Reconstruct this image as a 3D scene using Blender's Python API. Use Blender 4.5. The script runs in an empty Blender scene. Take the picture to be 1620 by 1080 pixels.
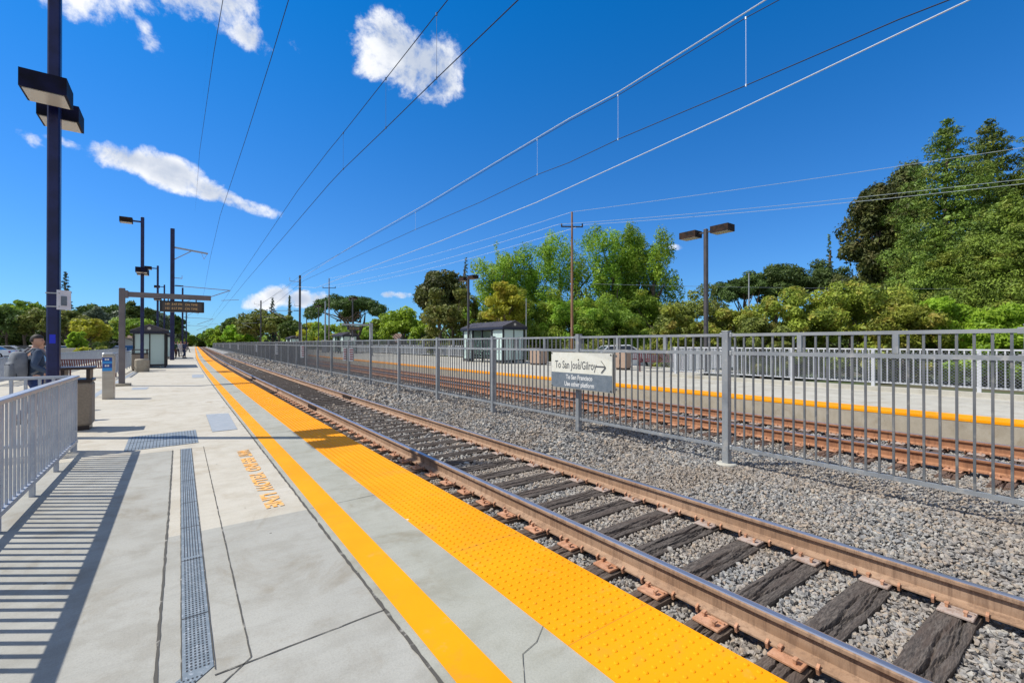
import bpy, math, random
import numpy as np
from math import sin, cos, pi, radians as R, atan2, sqrt
from mathutils import Vector, Matrix

# ------------------------------------------------------------------ camera
SC = bpy.context.scene
TH = math.atan(525 / 720.0)                 # the camera looks to the right of the track direction (+Y)
CT, ST = cos(TH), sin(TH)
CAMZ = 1.5
cam_d = bpy.data.cameras.new('camera'); cam = bpy.data.objects.new('camera', cam_d)
SC.collection.objects.link(cam)
cam_d.sensor_width = 36; cam_d.lens = 16.0; cam_d.clip_start = 0.05; cam_d.clip_end = 6000
cam.location = (0, 0, CAMZ); cam.rotation_euler = (R(90.24), 0, -TH)
SC.camera = cam
# ------------------------------------------------------------------ world, sun, exposure
SUN_EL = R(51); SUN_DIR = Vector((-0.815 * cos(SUN_EL), 0.58 * cos(SUN_EL), sin(SUN_EL))).normalized()
SUN_ROT = atan2(SUN_DIR.x, SUN_DIR.y)
world = bpy.data.worlds.new('World'); SC.world = world; world.use_nodes = True
SC.view_settings.view_transform = 'Standard'; SC.view_settings.look = 'None'
SC.view_settings.exposure = 0.36; SC.view_settings.gamma = 1.0

class NT:
    def __init__(s, tree): s.t = tree; s.n = tree.nodes; s.l = tree.links
    def new(s, typ, **kw):
        nd = s.n.new(typ)
        for k, v in kw.items(): setattr(nd, k, v)
        return nd
    def set(s, nd, sock, v):
        if isinstance(v, bpy.types.NodeSocket): s.l.new(v, nd.inputs[sock])
        else: nd.inputs[sock].default_value = v
    def math(s, op, a, b=None, c=None, clamp=False):
        nd = s.new('ShaderNodeMath', operation=op); nd.use_clamp = clamp
        s.set(nd, 0, a)
        if b is not None: s.set(nd, 1, b)
        if c is not None: s.set(nd, 2, c)
        return nd.outputs[0]
    def mix(s, f, a, b, typ='MIX'):
        nd = s.new('ShaderNodeMix', data_type='RGBA', blend_type=typ)
        s.set(nd, 0, f); s.set(nd, 6, a); s.set(nd, 7, b)
        return nd.outputs[2]
    def ss(s, v, a, b):
        nd = s.new('ShaderNodeMapRange', interpolation_type='SMOOTHSTEP')
        s.set(nd, 0, v); s.set(nd, 1, a); s.set(nd, 2, b); s.set(nd, 3, 0.0); s.set(nd, 4, 1.0)
        return nd.outputs[0]
    def noise(s, vec, scale, detail=4, rough=.55, dist=0.0):
        nd = s.new('ShaderNodeTexNoise'); nd.inputs['Scale'].default_value = scale
        nd.inputs['Detail'].default_value = detail; nd.inputs['Roughness'].default_value = rough
        nd.inputs['Distortion'].default_value = dist
        if vec is not None: s.l.new(vec, nd.inputs['Vector'])
        return nd.outputs[0]
    def mapping(s, vec, scale=(1, 1, 1), loc=(0, 0, 0)):
        nd = s.new('ShaderNodeMapping'); s.l.new(vec, nd.inputs['Vector'])
        nd.inputs['Scale'].default_value = scale; nd.inputs['Location'].default_value = loc
        return nd.outputs[0]

def c4(c): return (c[0], c[1], c[2], 1.0)

def build_world():
    w = NT(world.node_tree); w.n.clear()
    out = w.new('ShaderNodeOutputWorld'); bg = w.new('ShaderNodeBackground')
    sky = w.new('ShaderNodeTexSky', sky_type='NISHITA'); sky.sun_disc = False
    sky.sun_elevation = SUN_EL; sky.sun_rotation = SUN_ROT
    sky.air_density = 1.0; sky.dust_density = 0.15; sky.ozone_density = 3.0
    hs = w.new('ShaderNodeHueSaturation'); hs.inputs['Hue'].default_value = 0.5
    hs.inputs['Saturation'].default_value = 1.0; hs.inputs['Value'].default_value = 1.0
    w.l.new(sky.outputs[0], hs.inputs['Color'])
    tc = w.new('ShaderNodeTexCoord'); d = tc.outputs['Generated']
    sep = w.new('ShaderNodeSeparateXYZ'); w.l.new(d, sep.inputs[0])
    az = w.math('ARCTAN2', sep.outputs[0], sep.outputs[1]); el = w.math('ARCSINE', sep.outputs[2])
    nz = w.noise(d, 11.0, 10, .62, .25); nz2 = w.noise(d, 38.0, 7, .65); nz3 = w.noise(w.mapping(d, loc=(4, 2, 7)), 6.0, 4, .5)
    nmix = w.math('ADD', w.math('MULTIPLY', nz, .76), w.math('MULTIPLY', nz2, .24))
    # azimuth / elevation (degrees, azimuth from the track direction), half sizes, tilt
    clouds = [(-2.5, 33.0, 5.6, 3.1, 6, .9), (2.4, 33.0, 3.8, 2.5, -6, .8), (6.2, 30.3, 2.0, 1.2, -22, .7), (-8.5, 31.0, 4.0, 3.6, 20, .9), 
              (-2.6, 27.6, .9, 1.4, 32, .34), (9.2, 32.5, 1.2, .7, -30, .38), (10.4, 30.7, .8, .9, 30, .5),
              (-4.4, 17.2, 3.0, 1.1, -2, .9), (-.9, 16.7, 3.2, 1.5, -14, 1.0), (2.8, 15.4, 3.0, 1.1, -16, .9), (6.0, 14.5, 2.5, .75, -8, .8), (-8.0, 17.4, 1.8, .4, -10, .5),
              (20.6, 32.0, 3.4, 3.0, 10, 1.0), (23.2, 31.2, 3.6, 2.9, 0, 1.0), (26.0, 30.7, 3.2, 3.3, 0, 1.0), (28.2, 29.2, 1.9, 1.3, -10, .6),
              (7.0, 4.5, 1.8, .8, 0, .6), (9.0, 5.4, 1.7, 1.0, 0, .9), (11.0, 5.0, 2.0, 1.0, 0, .9), (13.2, 5.0, 1.3, 1.0, 0, .9), (14.8, 4.3, 1.8, .7, 0, .7),
              (20.9, 5.9, 1.0, .5, 0, .8), (22.4, 5.8, 1.2, .4, 0, .7), (55.8, 11.2, .9, .36, -5, .6), (-10.7, 17.3, 1.1, .5, -30, .4)]
    dens = None
    for (a, e, ra, re, tilt, amp) in clouds:
        ca, sa = cos(R(tilt)), sin(R(tilt)); ra *= 1.16; re *= 1.16
        da = w.math('MULTIPLY', w.math('SUBTRACT', az, R(a)), cos(R(e)))
        de = w.math('SUBTRACT', el, R(e))
        p = w.math('MULTIPLY', w.math('MULTIPLY_ADD', da, ca, w.math('MULTIPLY', de, sa)), 1 / R(ra))
        q = w.math('MULTIPLY', w.math('MULTIPLY_ADD', da, -sa, w.math('MULTIPLY', de, ca)), 1 / R(re))
        r2 = w.math('ADD', w.math('MULTIPLY', p, p), w.math('MULTIPLY', q, q))
        g = w.math('MULTIPLY', w.math('SUBTRACT', 1.0, r2), amp)
        if dens is None: dens = g
        else:
            nd = w.new('ShaderNodeMath', operation='SMOOTH_MAX'); w.set(nd, 0, dens); w.set(nd, 1, g); nd.inputs[2].default_value = .25; dens = nd.outputs[0]
    fray = w.math('MULTIPLY', w.math('SUBTRACT', nmix, .5), 5.0)
    val = w.math('ADD', dens, fray)
    mask = w.math('MULTIPLY', w.ss(val, .02, .92), w.ss(dens, -.55, .1))
    core = w.ss(dens, .15, .95)
    shade = w.math('MULTIPLY', w.math('MULTIPLY', core, w.ss(w.math('ADD', nz3, w.math('MULTIPLY', fray, -.10)), .34, .56)), .95)
    ccol = w.mix(shade, (5.9, 6.0, 6.2, 1), (3.1, 3.55, 4.4, 1))
    tint = w.mix(w.ss(el, -.02, .75), (.26, .50, .82, 1), (.01, .54, .98, 1))
    skyc = w.mix(1.0, hs.outputs[0], tint, 'MULTIPLY')
    # unseen sky outside the view: white haze and cloud added to fill shadows
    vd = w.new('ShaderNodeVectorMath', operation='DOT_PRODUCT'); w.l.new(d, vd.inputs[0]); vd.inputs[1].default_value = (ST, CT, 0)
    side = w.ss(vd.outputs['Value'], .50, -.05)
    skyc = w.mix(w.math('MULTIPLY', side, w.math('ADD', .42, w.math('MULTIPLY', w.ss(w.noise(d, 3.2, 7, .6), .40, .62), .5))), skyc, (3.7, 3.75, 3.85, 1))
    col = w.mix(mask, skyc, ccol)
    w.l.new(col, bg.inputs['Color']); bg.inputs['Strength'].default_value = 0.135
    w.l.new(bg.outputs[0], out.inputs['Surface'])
build_world()
sun_d = bpy.data.lights.new('sun', 'SUN'); sun_d.energy = 4.2; sun_d.angle = R(0.5); sun_d.color = (1.0, .955, .865)
sun = bpy.data.objects.new('sun', sun_d); SC.collection.objects.link(sun)
sun.rotation_euler = SUN_DIR.to_track_quat('Z', 'Y').to_euler(); sun.location = (-10, 10, 30)

# ------------------------------------------------------------------ helpers
COL = SC.collection
HOR = 543.0
def unproj(u, v, z=0.0):
    """point of the world at height z seen at source pixel (u, v)"""
    d = (CAMZ - z) * 720 / (v - HOR); return at(u, d)
def at(u, d):
    r = (u - 810) / 720 * d
    return (r * CT + d * ST, -r * ST + d * CT)
def zat(v, d): return CAMZ + (HOR - v) * d / 720
def bend(y):
    if y < 12: return 0.0
    if y < 70: return .021 * (y - 12) ** 2 / 116
    return .609 + .021 * (y - 70)
def on_plane(u, v, X):
    """(y, z) where the ray of pixel (u, v) meets the vertical sheet X + bend"""
    y = 10.0
    for _ in range(40):
        xx = X + bend(y); d = 891 * xx / (u - 285); y = .5 * y + .5 * (d - xx * ST) / CT
    xx = X + bend(y); d = xx * ST + y * CT
    return y, zat(v, d)

class MB:
    def __init__(s): s.v = []; s.f = []
    def add(s, vs, fs):
        o = len(s.v); s.v += [tuple(p) for p in vs]; s.f += [tuple(i + o for i in f) for f in fs]; return s
    def box(s, x0, x1, y0, y1, z0, z1):
        vs = [(x0, y0, z0), (x1, y0, z0), (x1, y1, z0), (x0, y1, z0), (x0, y0, z1), (x1, y0, z1), (x1, y1, z1), (x0, y1, z1)]
        return s.add(vs, [(0, 3, 2, 1), (4, 5, 6, 7), (0, 1, 5, 4), (1, 2, 6, 5), (2, 3, 7, 6), (3, 0, 4, 7)])
    def cbox(s, c, sz, bev=0.0):
        x, y, z = c; a, b, h = sz[0] / 2, sz[1] / 2, sz[2] / 2
        if not bev: return s.box(x - a, x + a, y - b, y + b, z - h, z + h)
        e = bev
        ring = lambda A, B, zz: [(x - A + e, y - B, zz), (x + A - e, y - B, zz), (x + A, y - B + e, zz), (x + A, y + B - e, zz),
                                 (x + A - e, y + B, zz), (x - A + e, y + B, zz), (x - A, y + B - e, zz), (x - A, y - B + e, zz)]
        vs = ring(a - e * .7, b - e * .7, z - h) + ring(a, b, z - h + e) + ring(a, b, z + h - e) + ring(a - e * .7, b - e * .7, z + h)
        fs = [tuple(range(7, -1, -1)), tuple(range(24, 32))]
        for k in range(3):
            for i in range(8):
                j = (i + 1) % 8; fs.append((k * 8 + i, k * 8 + j, k * 8 + 8 + j, k * 8 + 8 + i))
        return s.add(vs, fs)
    def tube(s, pts, r, n=8, cap=True):
        pts = [Vector(p) for p in pts]; rr = r if isinstance(r, (list, tuple)) else [r] * len(pts)
        vs = []; fs = []
        for i, p in enumerate(pts):
            t = (pts[min(i + 1, len(pts) - 1)] - pts[max(i - 1, 0)]).normalized()
            up = Vector((0, 0, 1)) if abs(t.z) < .95 else Vector((0, 1, 0))
            a = t.cross(up).normalized(); b = a.cross(t)
            for k in range(n):
                an = 2 * pi * k / n + pi / n; vs.append(p + (a * cos(an) + b * sin(an)) * rr[i])
        for i in range(len(pts) - 1):
            for k in range(n):
                j = (k + 1) % n; fs.append((i * n + k, i * n + j, i * n + n + j, i * n + n + k))
        if cap: fs.append(tuple(range(n - 1, -1, -1))); fs.append(tuple(range((len(pts) - 1) * n, len(pts) * n)))
        return s.add(vs, fs)
    def bar(s, p, q, w, h=None):
        """rectangular bar from p to q"""
        h = h or w; p = Vector(p); q = Vector(q); t = (q - p).normalized()
        up = Vector((0, 0, 1)) if abs(t.z) < .95 else Vector((0, 1, 0))
        a = t.cross(up).normalized() * w / 2; b = a.cross(t).normalized() * h / 2
        vs = [p - a - b, p + a - b, p + a + b, p - a + b, q - a - b, q + a - b, q + a + b, q - a + b]
        return s.add(vs, [(0, 3, 2, 1), (4, 5, 6, 7), (0, 1, 5, 4), (1, 2, 6, 5), (2, 3, 7, 6), (3, 0, 4, 7)])
    def lathe(s, prof, n=24, c=(0, 0, 0)):
        vs = []; fs = []
        for (r, z) in prof:
            for k in range(n): a = 2 * pi * k / n; vs.append((c[0] + r * cos(a), c[1] + r * sin(a), c[2] + z))
        for i in range(len(prof) - 1):
            for k in range(n):
                j = (k + 1) % n; fs.append((i * n + k, i * n + j, i * n + n + j, i * n + n + k))
        fs.append(tuple(range(n - 1, -1, -1))); fs.append(tuple(range((len(prof) - 1) * n, len(prof) * n)))
        return s.add(vs, fs)
    def extr(s, prof, ys, closed=True, bent=True):
        """profile [(x, z)] carried along +Y, following the slight bend of the line"""
        n = len(prof); vs = []; fs = []
        for y in ys:
            b = bend(y) if bent else 0
            vs += [(x + b, y, z) for x, z in prof]
        m = n if closed else n - 1
        for i in range(len(ys) - 1):
            for k in range(m):
                j = (k + 1) % n; fs.append((i * n + k, i * n + n + k, i * n + n + j, i * n + j))
        if closed: fs.append(tuple(range(n))); fs.append(tuple(range(len(ys) * n - 1, (len(ys) - 1) * n - 1, -1)))
        return s.add(vs, fs)
    def prism(s, poly, ax, a, b):
        """polygon in the two other axes, extruded along axis ax from a to b"""
        n = len(poly)
        def P(p, t): return {'x': (t, p[0], p[1]), 'y': (p[0], t, p[1]), 'z': (p[0], p[1], t)}[ax]
        vs = [P(p, a) for p in poly] + [P(p, b) for p in poly]
        fs = [tuple(range(n)), tuple(range(2 * n - 1, n - 1, -1))] + [(i, n + i, n + (i + 1) % n, (i + 1) % n) for i in range(n)]
        return s.add(vs, fs)
    def sheet(s, pts):
        return s.add(pts, [tuple(range(len(pts)))])
    def build(s, name, m, parent=None, smooth=False, loc=None):
        me = bpy.data.meshes.new(name); me.from_pydata(s.v, [], s.f); me.update()
        return link(name, me, m, parent, smooth, loc)

def fixn(me):
    import bmesh
    bm = bmesh.new(); bm.from_mesh(me); bmesh.ops.recalc_face_normals(bm, faces=bm.faces); bm.to_mesh(me); bm.free()
def link(name, me, m, parent=None, smooth=False, loc=None):
    if len(me.polygons) < 40000: fixn(me)
    if m is not None: me.materials.append(m)
    if smooth: me.polygons.foreach_set('use_smooth', [True] * len(me.polygons))
    o = bpy.data.objects.new(name, me); COL.objects.link(o)
    if parent is not None: o.parent = parent
    if loc is not None: o.location = loc
    return o
def npmesh(name, V, F):
    """fast mesh from numpy arrays, F of constant width"""
    me = bpy.data.meshes.new(name); k = F.shape[1]
    me.vertices.add(len(V)); me.vertices.foreach_set('co', V.astype(np.float32).ravel())
    me.loops.add(F.size); me.loops.foreach_set('vertex_index', F.astype(np.int32).ravel())
    me.polygons.add(len(F)); me.polygons.foreach_set('loop_start', np.arange(0, F.size, k, dtype=np.int32))
    me.update(calc_edges=True); me.polygons.foreach_set('use_smooth', [False] * len(F)); me.update(); return me
def thing(name, label, cat, loc=(0, 0, 0), rz=0.0, group=None):
    o = bpy.data.objects.new(name, None); COL.objects.link(o); o.empty_display_size = .2
    o.location = loc; o.rotation_euler = (0, 0, rz); o['label'] = label; o['category'] = cat
    if group: o['group'] = group
    return o
def tag(o, label, cat, group=None, kind=None):
    o['label'] = label; o['category'] = cat
    if group: o['group'] = group
    if kind: o['kind'] = kind
    return o
def struct(o): o['kind'] = 'structure'; return o
def copy_tree(o, parent=None):
    c = o.copy(); COL.objects.link(c); c.parent = parent
    for ch in list(KIDS(o)): copy_tree(ch, c)
    return c
def KIDS(o): return [x for x in COL.objects if x.parent == o]
def dup(o, loc, rz=0.0, label=None, kids=True, scale=None):
    ch = KIDS(o) if kids else []
    c = o.copy(); COL.objects.link(c); c.location = loc; c.rotation_euler = (0, 0, rz)
    if scale: c.scale = scale
    if label: c['label'] = label
    for k in ch:
        d = k.copy(); COL.objects.link(d); d.parent = c
        for g in KIDS(k): e = g.copy(); COL.objects.link(e); e.parent = d
    return c
def font_mesh(txt, size, ext=0.001, sx=1.0, align='CENTER', bold=0.0):
    cu = bpy.data.curves.new('lettering', 'FONT'); cu.body = txt; cu.size = size; cu.extrude = ext; cu.offset = bold
    cu.align_x = align; cu.align_y = 'CENTER'; cu.resolution_u = 3
    o = bpy.data.objects.new('lettering', cu); COL.objects.link(o)
    dg = bpy.context.evaluated_depsgraph_get(); me = bpy.data.meshes.new_from_object(o.evaluated_get(dg))
    bpy.data.objects.remove(o); me.transform(Matrix.Diagonal((sx, 1, 1, 1))); return me
def lettering(name, txt, size, m, M, parent=None, ext=.001, sx=1.0, align='CENTER', bold=0.0):
    me = font_mesh(txt, size, ext, sx, align, bold); me.transform(M); me.materials.clear()
    me.materials.append(m); o = bpy.data.objects.new(name, me); COL.objects.link(o); o.parent = parent; return o

# ------------------------------------------------------------------ materials
def mat(name, c, rough=.75, metal=0.0, c2=None, ns=3.0, det=5, lo=.35, hi=.65, bump=0.0, bs=60.0, stretch=(1, 1, 1), c3=None, n3=30., spec=.5, coat=0):
    m = bpy.data.materials.new(name); m.use_nodes = True; w = NT(m.node_tree); b = w.n['Principled BSDF']
    b.inputs['Roughness'].default_value = rough; b.inputs['Metallic'].default_value = metal
    b.inputs['Specular IOR Level'].default_value = spec; b.inputs['Coat Weight'].default_value = coat
    b.inputs['Base Color'].default_value = c4(c)
    tc = w.new('ShaderNodeTexCoord'); v = w.mapping(tc.outputs['Object'], scale=stretch)
    if c2 is not None:
        col = w.mix(w.ss(w.noise(v, ns, det), lo, hi), c4(c), c4(c2))
        if c3 is not None: col = w.mix(w.ss(w.noise(v, n3, 3), .55, .72), col, c4(c3))
        w.l.new(col, b.inputs['Base Color'])
    if bump:
        bp = w.new('ShaderNodeBump'); bp.inputs['Strength'].default_value = bump; bp.inputs['Distance'].default_value = .01
        w.l.new(w.noise(v, bs, 4), bp.inputs['Height']); w.l.new(bp.outputs[0], b.inputs['Normal'])
    return m

def concrete(name, a, b_, dirt, sp=.5):
    m = bpy.data.materials.new(name); m.use_nodes = True; w = NT(m.node_tree); b = w.n['Principled BSDF']
    g = w.new('ShaderNodeNewGeometry'); p = g.outputs['Position']
    big = w.noise(p, .55, 6, .6); mid = w.noise(w.mapping(p, loc=(9, 3, 0)), 3.2, 7, .65); fine = w.noise(p, 85, 4, .75); grit = w.noise(p, 260, 3, .7)
    stain = w.noise(w.mapping(p, loc=(3, 31, 0)), 1.3, 8, .7, .6)
    col = w.mix(w.ss(big, .32, .68), c4(a), c4(b_))
    col = w.mix(w.math('MULTIPLY', w.ss(mid, .42, .66), .6), col, c4(dirt))
    col = w.mix(w.math('MULTIPLY', w.ss(stain, .52, .68), .55), col, c4([dirt[0] * .78, dirt[1] * .68, dirt[2] * .55]))
    rip = w.noise(w.mapping(p, scale=(1, 6, 1), loc=(7, 7, 0)), 2.2, 6, .6); col = w.mix(w.math('MULTIPLY', w.ss(rip, .45, .7), .22), col, c4([x * .72 for x in a]))
    col = w.mix(w.math('MULTIPLY', w.ss(fine, .42, .66), .30), col, c4([x * .62 for x in a]))
    col = w.mix(w.math('MULTIPLY', w.ss(grit, .52, .68), .35), col, c4([min(1, x * 1.35) for x in a]))
    vo = w.new('ShaderNodeTexVoronoi'); vo.inputs['Scale'].default_value = 2.3; w.l.new(p, vo.inputs['Vector'])
    col = w.mix(w.math('MULTIPLY', w.math('LESS_THAN', vo.outputs['Distance'], .022), .75), col, (.07, .06, .055, 1))
    vo2 = w.new('ShaderNodeTexVoronoi'); vo2.inputs['Scale'].default_value = 1.1; w.l.new(w.mapping(p, loc=(3, 3, 0)), vo2.inputs['Vector'])
    col = w.mix(w.math('MULTIPLY', w.ss(w.math('ADD', vo2.outputs['Distance'], w.math('MULTIPLY', w.noise(p, 9, 5, .6), .22)), .26, .14), .3), col, c4([dirt[0] * .62, dirt[1] * .58, dirt[2] * .5]))
    w.l.new(col, b.inputs['Base Color']); b.inputs['Roughness'].default_value = .88; b.inputs['Specular IOR Level'].default_value = .3
    bp = w.new('ShaderNodeBump'); bp.inputs['Strength'].default_value = .35; bp.inputs['Distance'].default_value = .004
    w.l.new(w.math('ADD', fine, w.math('MULTIPLY', mid, .5)), bp.inputs['Height']); w.l.new(bp.outputs[0], b.inputs['Normal'])
    return m

def leafmat(name, dark, light, warm=None, trans=.35, sc=.5):
    m = bpy.data.materials.new(name); m.use_nodes = True; w = NT(m.node_tree); w.n.clear()
    out = w.new('ShaderNodeOutputMaterial'); g = w.new('ShaderNodeNewGeometry')
    tc = w.new('ShaderNodeTexCoord'); oi = w.new('ShaderNodeObjectInfo')
    rnd = g.outputs['Random Per Island']
    n = w.noise(tc.outputs['Object'], sc, 3)
    f = w.math('ADD', w.math('MULTIPLY', rnd, .55), w.math('MULTIPLY', w.ss(n, .35, .65), .55), clamp=True)
    col = w.mix(f, c4(dark), c4(light))
    if warm is not None:
        col = w.mix(w.math('MULTIPLY', w.ss(w.noise(w.mapping(tc.outputs['Object'], loc=(5, 1, 3)), sc * 1.7, 3), .5, .7), .7), col, c4(warm))
    hs = w.new('ShaderNodeHueSaturation'); w.l.new(col, hs.inputs['Color'])
    w.l.new(w.math('ADD', .85, w.math('MULTIPLY', oi.outputs['Random'], .3)), hs.inputs['Value'])
    w.l.new(w.math('ADD', .49, w.math('MULTIPLY', oi.outputs['Random'], .02)), hs.inputs['Hue'])
    d = w.new('ShaderNodeBsdfPrincipled'); t = w.new('ShaderNodeBsdfTranslucent'); mx = w.new('ShaderNodeMixShader')
    d.inputs['Roughness'].default_value = .55; d.inputs['Specular IOR Level'].default_value = .3
    w.l.new(hs.outputs[0], d.inputs['Base Color']); w.l.new(hs.outputs[0], t.inputs['Color'])
    mx.inputs[0].default_value = trans
    w.l.new(d.outputs[0], mx.inputs[1]); w.l.new(t.outputs[0], mx.inputs[2]); w.l.new(mx.outputs[0], out.inputs['Surface'])
    return m

def stonemat(name, tint=1.0):
    m = bpy.data.materials.new(name); m.use_nodes = True; w = NT(m.node_tree); b = w.n['Principled BSDF']
    g = w.new('ShaderNodeNewGeometry'); r = w.new('ShaderNodeValToRGB'); r.color_ramp.interpolation = 'LINEAR'
    e = r.color_ramp.elements; e[0].position = 0; e[0].color = c4([x * tint for x in (.13, .13, .13)])
    e[1].position = 1; e[1].color = c4([x * tint for x in (.48, .46, .41)])
    for pos, c in ((.2, (.20, .205, .21)), (.38, (.32, .31, .30)), (.50, (.42, .33, .25)), (.60, (.26, .26, .26)), (.72, (.37, .36, .34)), (.82, (.42, .34, .25)), (.92, (.42, .41, .385))):
        q = e.new(pos); q.color = c4([x * tint for x in c])
    w.l.new(g.outputs['Random Per Island'], r.inputs[0])
    n = w.noise(g.outputs['Position'], 90, 4, .7); n2 = w.noise(g.outputs['Position'], .8, 4)
    col = w.mix(w.math('MULTIPLY', w.ss(n, .45, .75), .4), r.outputs[0], (.5, .48, .44, 1))
    col = w.mix(w.math('MULTIPLY', w.ss(n2, .42, .66), .42), col, (.28, .21, .145, 1))
    w.l.new(col, b.inputs['Base Color']); b.inputs['Roughness'].default_value = .85
    bp = w.new('ShaderNodeBump'); bp.inputs['Strength'].default_value = .5; bp.inputs['Distance'].default_value = .004
    w.l.new(n, bp.inputs['Height']); w.l.new(bp.outputs[0], b.inputs['Normal'])
    return m

def gravelmat(name):
    m = bpy.data.materials.new(name); m.use_nodes = True; w = NT(m.node_tree); b = w.n['Principled BSDF']
    g = w.new('ShaderNodeNewGeometry'); p = g.outputs['Position']
    vo = w.new('ShaderNodeTexVoronoi'); vo.inputs['Scale'].default_value = 16; w.l.new(p, vo.inputs['Vector'])
    r = w.new('ShaderNodeValToRGB'); e = r.color_ramp.elements; e[0].color = (.08, .083, .09, 1); e[1].color = (.42, .41, .39, 1)
    q = e.new(.5); q.color = (.23, .225, .22, 1)
    sp = w.new('ShaderNodeSeparateColor'); w.l.new(vo.outputs['Color'], sp.inputs[0]); w.l.new(sp.outputs[0], r.inputs[0])
    w.l.new(r.outputs[0], b.inputs['Base Color']); b.inputs['Roughness'].default_value = .9
    bp = w.new('ShaderNodeBump'); bp.inputs['Strength'].default_value = 1; bp.inputs['Distance'].default_value = .03
    w.l.new(w.math('SUBTRACT', 1.0, vo.outputs['Distance']), bp.inputs['Height']); w.l.new(bp.outputs[0], b.inputs['Normal'])
    return m

def yellowmat(name, worn):
    m = bpy.data.materials.new(name); m.use_nodes = True; w = NT(m.node_tree); b = w.n['Principled BSDF']
    g = w.new('ShaderNodeNewGeometry'); p = g.outputs['Position']
    col = w.mix(w.ss(w.noise(p, 1.1, 5), .35, .65), (.80, .290, .0, 1), (.85, .330, .001, 1))
    col = w.mix(w.math('MULTIPLY', w.ss(w.noise(w.mapping(p, loc=(2, 5, 0)), 7, 8, .72), .56, .74), worn), col, (.52, .33, .13, 1))
    col = w.mix(w.math('MULTIPLY', w.ss(w.noise(p, 160, 3), .5, .8), .25), col, (.6, .27, .01, 1))
    col = w.mix(w.math('MULTIPLY', w.ss(w.noise(w.mapping(p, loc=(1, 8, 0)), 2.4, 9, .75, .5), .52, .70), .38), col, (.42, .22, .04, 1))
    vo = w.new('ShaderNodeTexVoronoi'); vo.inputs['Scale'].default_value = 1.7; w.l.new(p, vo.inputs['Vector'])
    col = w.mix(w.math('MULTIPLY', w.math('LESS_THAN', vo.outputs['Distance'], .03), .7), col, (.75, .68, .55, 1))
    if name.startswith('tactile'):
        sy = w.new('ShaderNodeSeparateXYZ'); w.l.new(p, sy.inputs[0])
        fr_ = w.math('FRACT', w.math('MULTIPLY', w.math('ADD', sy.outputs[1], 20.3), 1 / 1.22))
        col = w.mix(w.math('MULTIPLY', w.math('LESS_THAN', fr_, .0035), .7), col, (.25, .13, .03, 1))
    w.l.new(col, b.inputs['Base Color']); b.inputs['Roughness'].default_value = .65; b.inputs['Specular IOR Level'].default_value = .15
    return m

def rustmat(name, a, b_, c, st=(1, .15, 1)):
    m = bpy.data.materials.new(name); m.use_nodes = True; w = NT(m.node_tree); b = w.n['Principled BSDF']
    g = w.new('ShaderNodeNewGeometry'); p = w.mapping(g.outputs['Position'], scale=st)
    col = w.mix(w.ss(w.noise(p, 9, 7, .65), .35, .65), c4(a), c4(b_))
    col = w.mix(w.math('MULTIPLY', w.ss(w.noise(w.mapping(g.outputs['Position'], scale=(1, 1, .12)), 17, 6, .75), .44, .66), .75), col, c4(c))
    col = w.mix(w.math('MULTIPLY', w.ss(w.noise(g.outputs['Position'], 260, 3), .5, .8), .4), col, c4([x * .55 for x in a]))
    w.l.new(col, b.inputs['Base Color']); b.inputs['Roughness'].default_value = .82
    bp = w.new('ShaderNodeBump'); bp.inputs['Strength'].default_value = .3; bp.inputs['Distance'].default_value = .002
    w.l.new(w.noise(g.outputs['Position'], 200, 3), bp.inputs['Height']); w.l.new(bp.outputs[0], b.inputs['Normal'])
    return m

def woodtie(name, a, b_, rust):
    m = bpy.data.materials.new(name); m.use_nodes = True; w = NT(m.node_tree); b = w.n['Principled BSDF']
    tc = w.new('ShaderNodeTexCoord'); g = w.new('ShaderNodeNewGeometry'); p = w.mapping(tc.outputs['Object'], scale=(.14, 1, 1))
    oi = w.new('ShaderNodeObjectInfo')
    ad = w.new('ShaderNodeVectorMath', operation='ADD'); w.l.new(p, ad.inputs[0])
    cb = w.new('ShaderNodeCombineXYZ'); w.l.new(w.math('MULTIPLY', oi.outputs['Random'], 30.0), cb.inputs[0]); w.l.new(w.math('MULTIPLY', oi.outputs['Random'], 11.0), cb.inputs[1]); w.l.new(cb.outputs[0], ad.inputs[1])
    q = ad.outputs[0]
    n = w.noise(q, 85, 8, .72, .4); n2 = w.noise(q, 14, 5, .6)
    col = w.mix(w.ss(n, .35, .68), c4([x * .5 for x in a]), c4(b_))
    col = w.mix(w.ss(n2, .45, .7), col, c4(a))
    sep = w.new('ShaderNodeSeparateXYZ'); w.l.new(tc.outputs['Object'], sep.inputs[0])
    ends = w.ss(w.math('ABSOLUTE', sep.outputs[0]), .55, .95)
    rb = w.math('ADD', w.math('MULTIPLY', oi.outputs['Random'], .35), .1)
    col = w.mix(w.math('MULTIPLY', w.math('ADD', w.math('MULTIPLY', ends, .5), w.math('MULTIPLY', w.ss(n2, .4, .7), .25)), rb), col, c4(rust))
    w.l.new(col, b.inputs['Base Color']); b.inputs['Roughness'].default_value = .9
    bp = w.new('ShaderNodeBump'); bp.inputs['Strength'].default_value = .9; bp.inputs['Distance'].default_value = .006
    w.l.new(n, bp.inputs['Height']); w.l.new(bp.outputs[0], b.inputs['Normal'])
    return m

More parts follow.
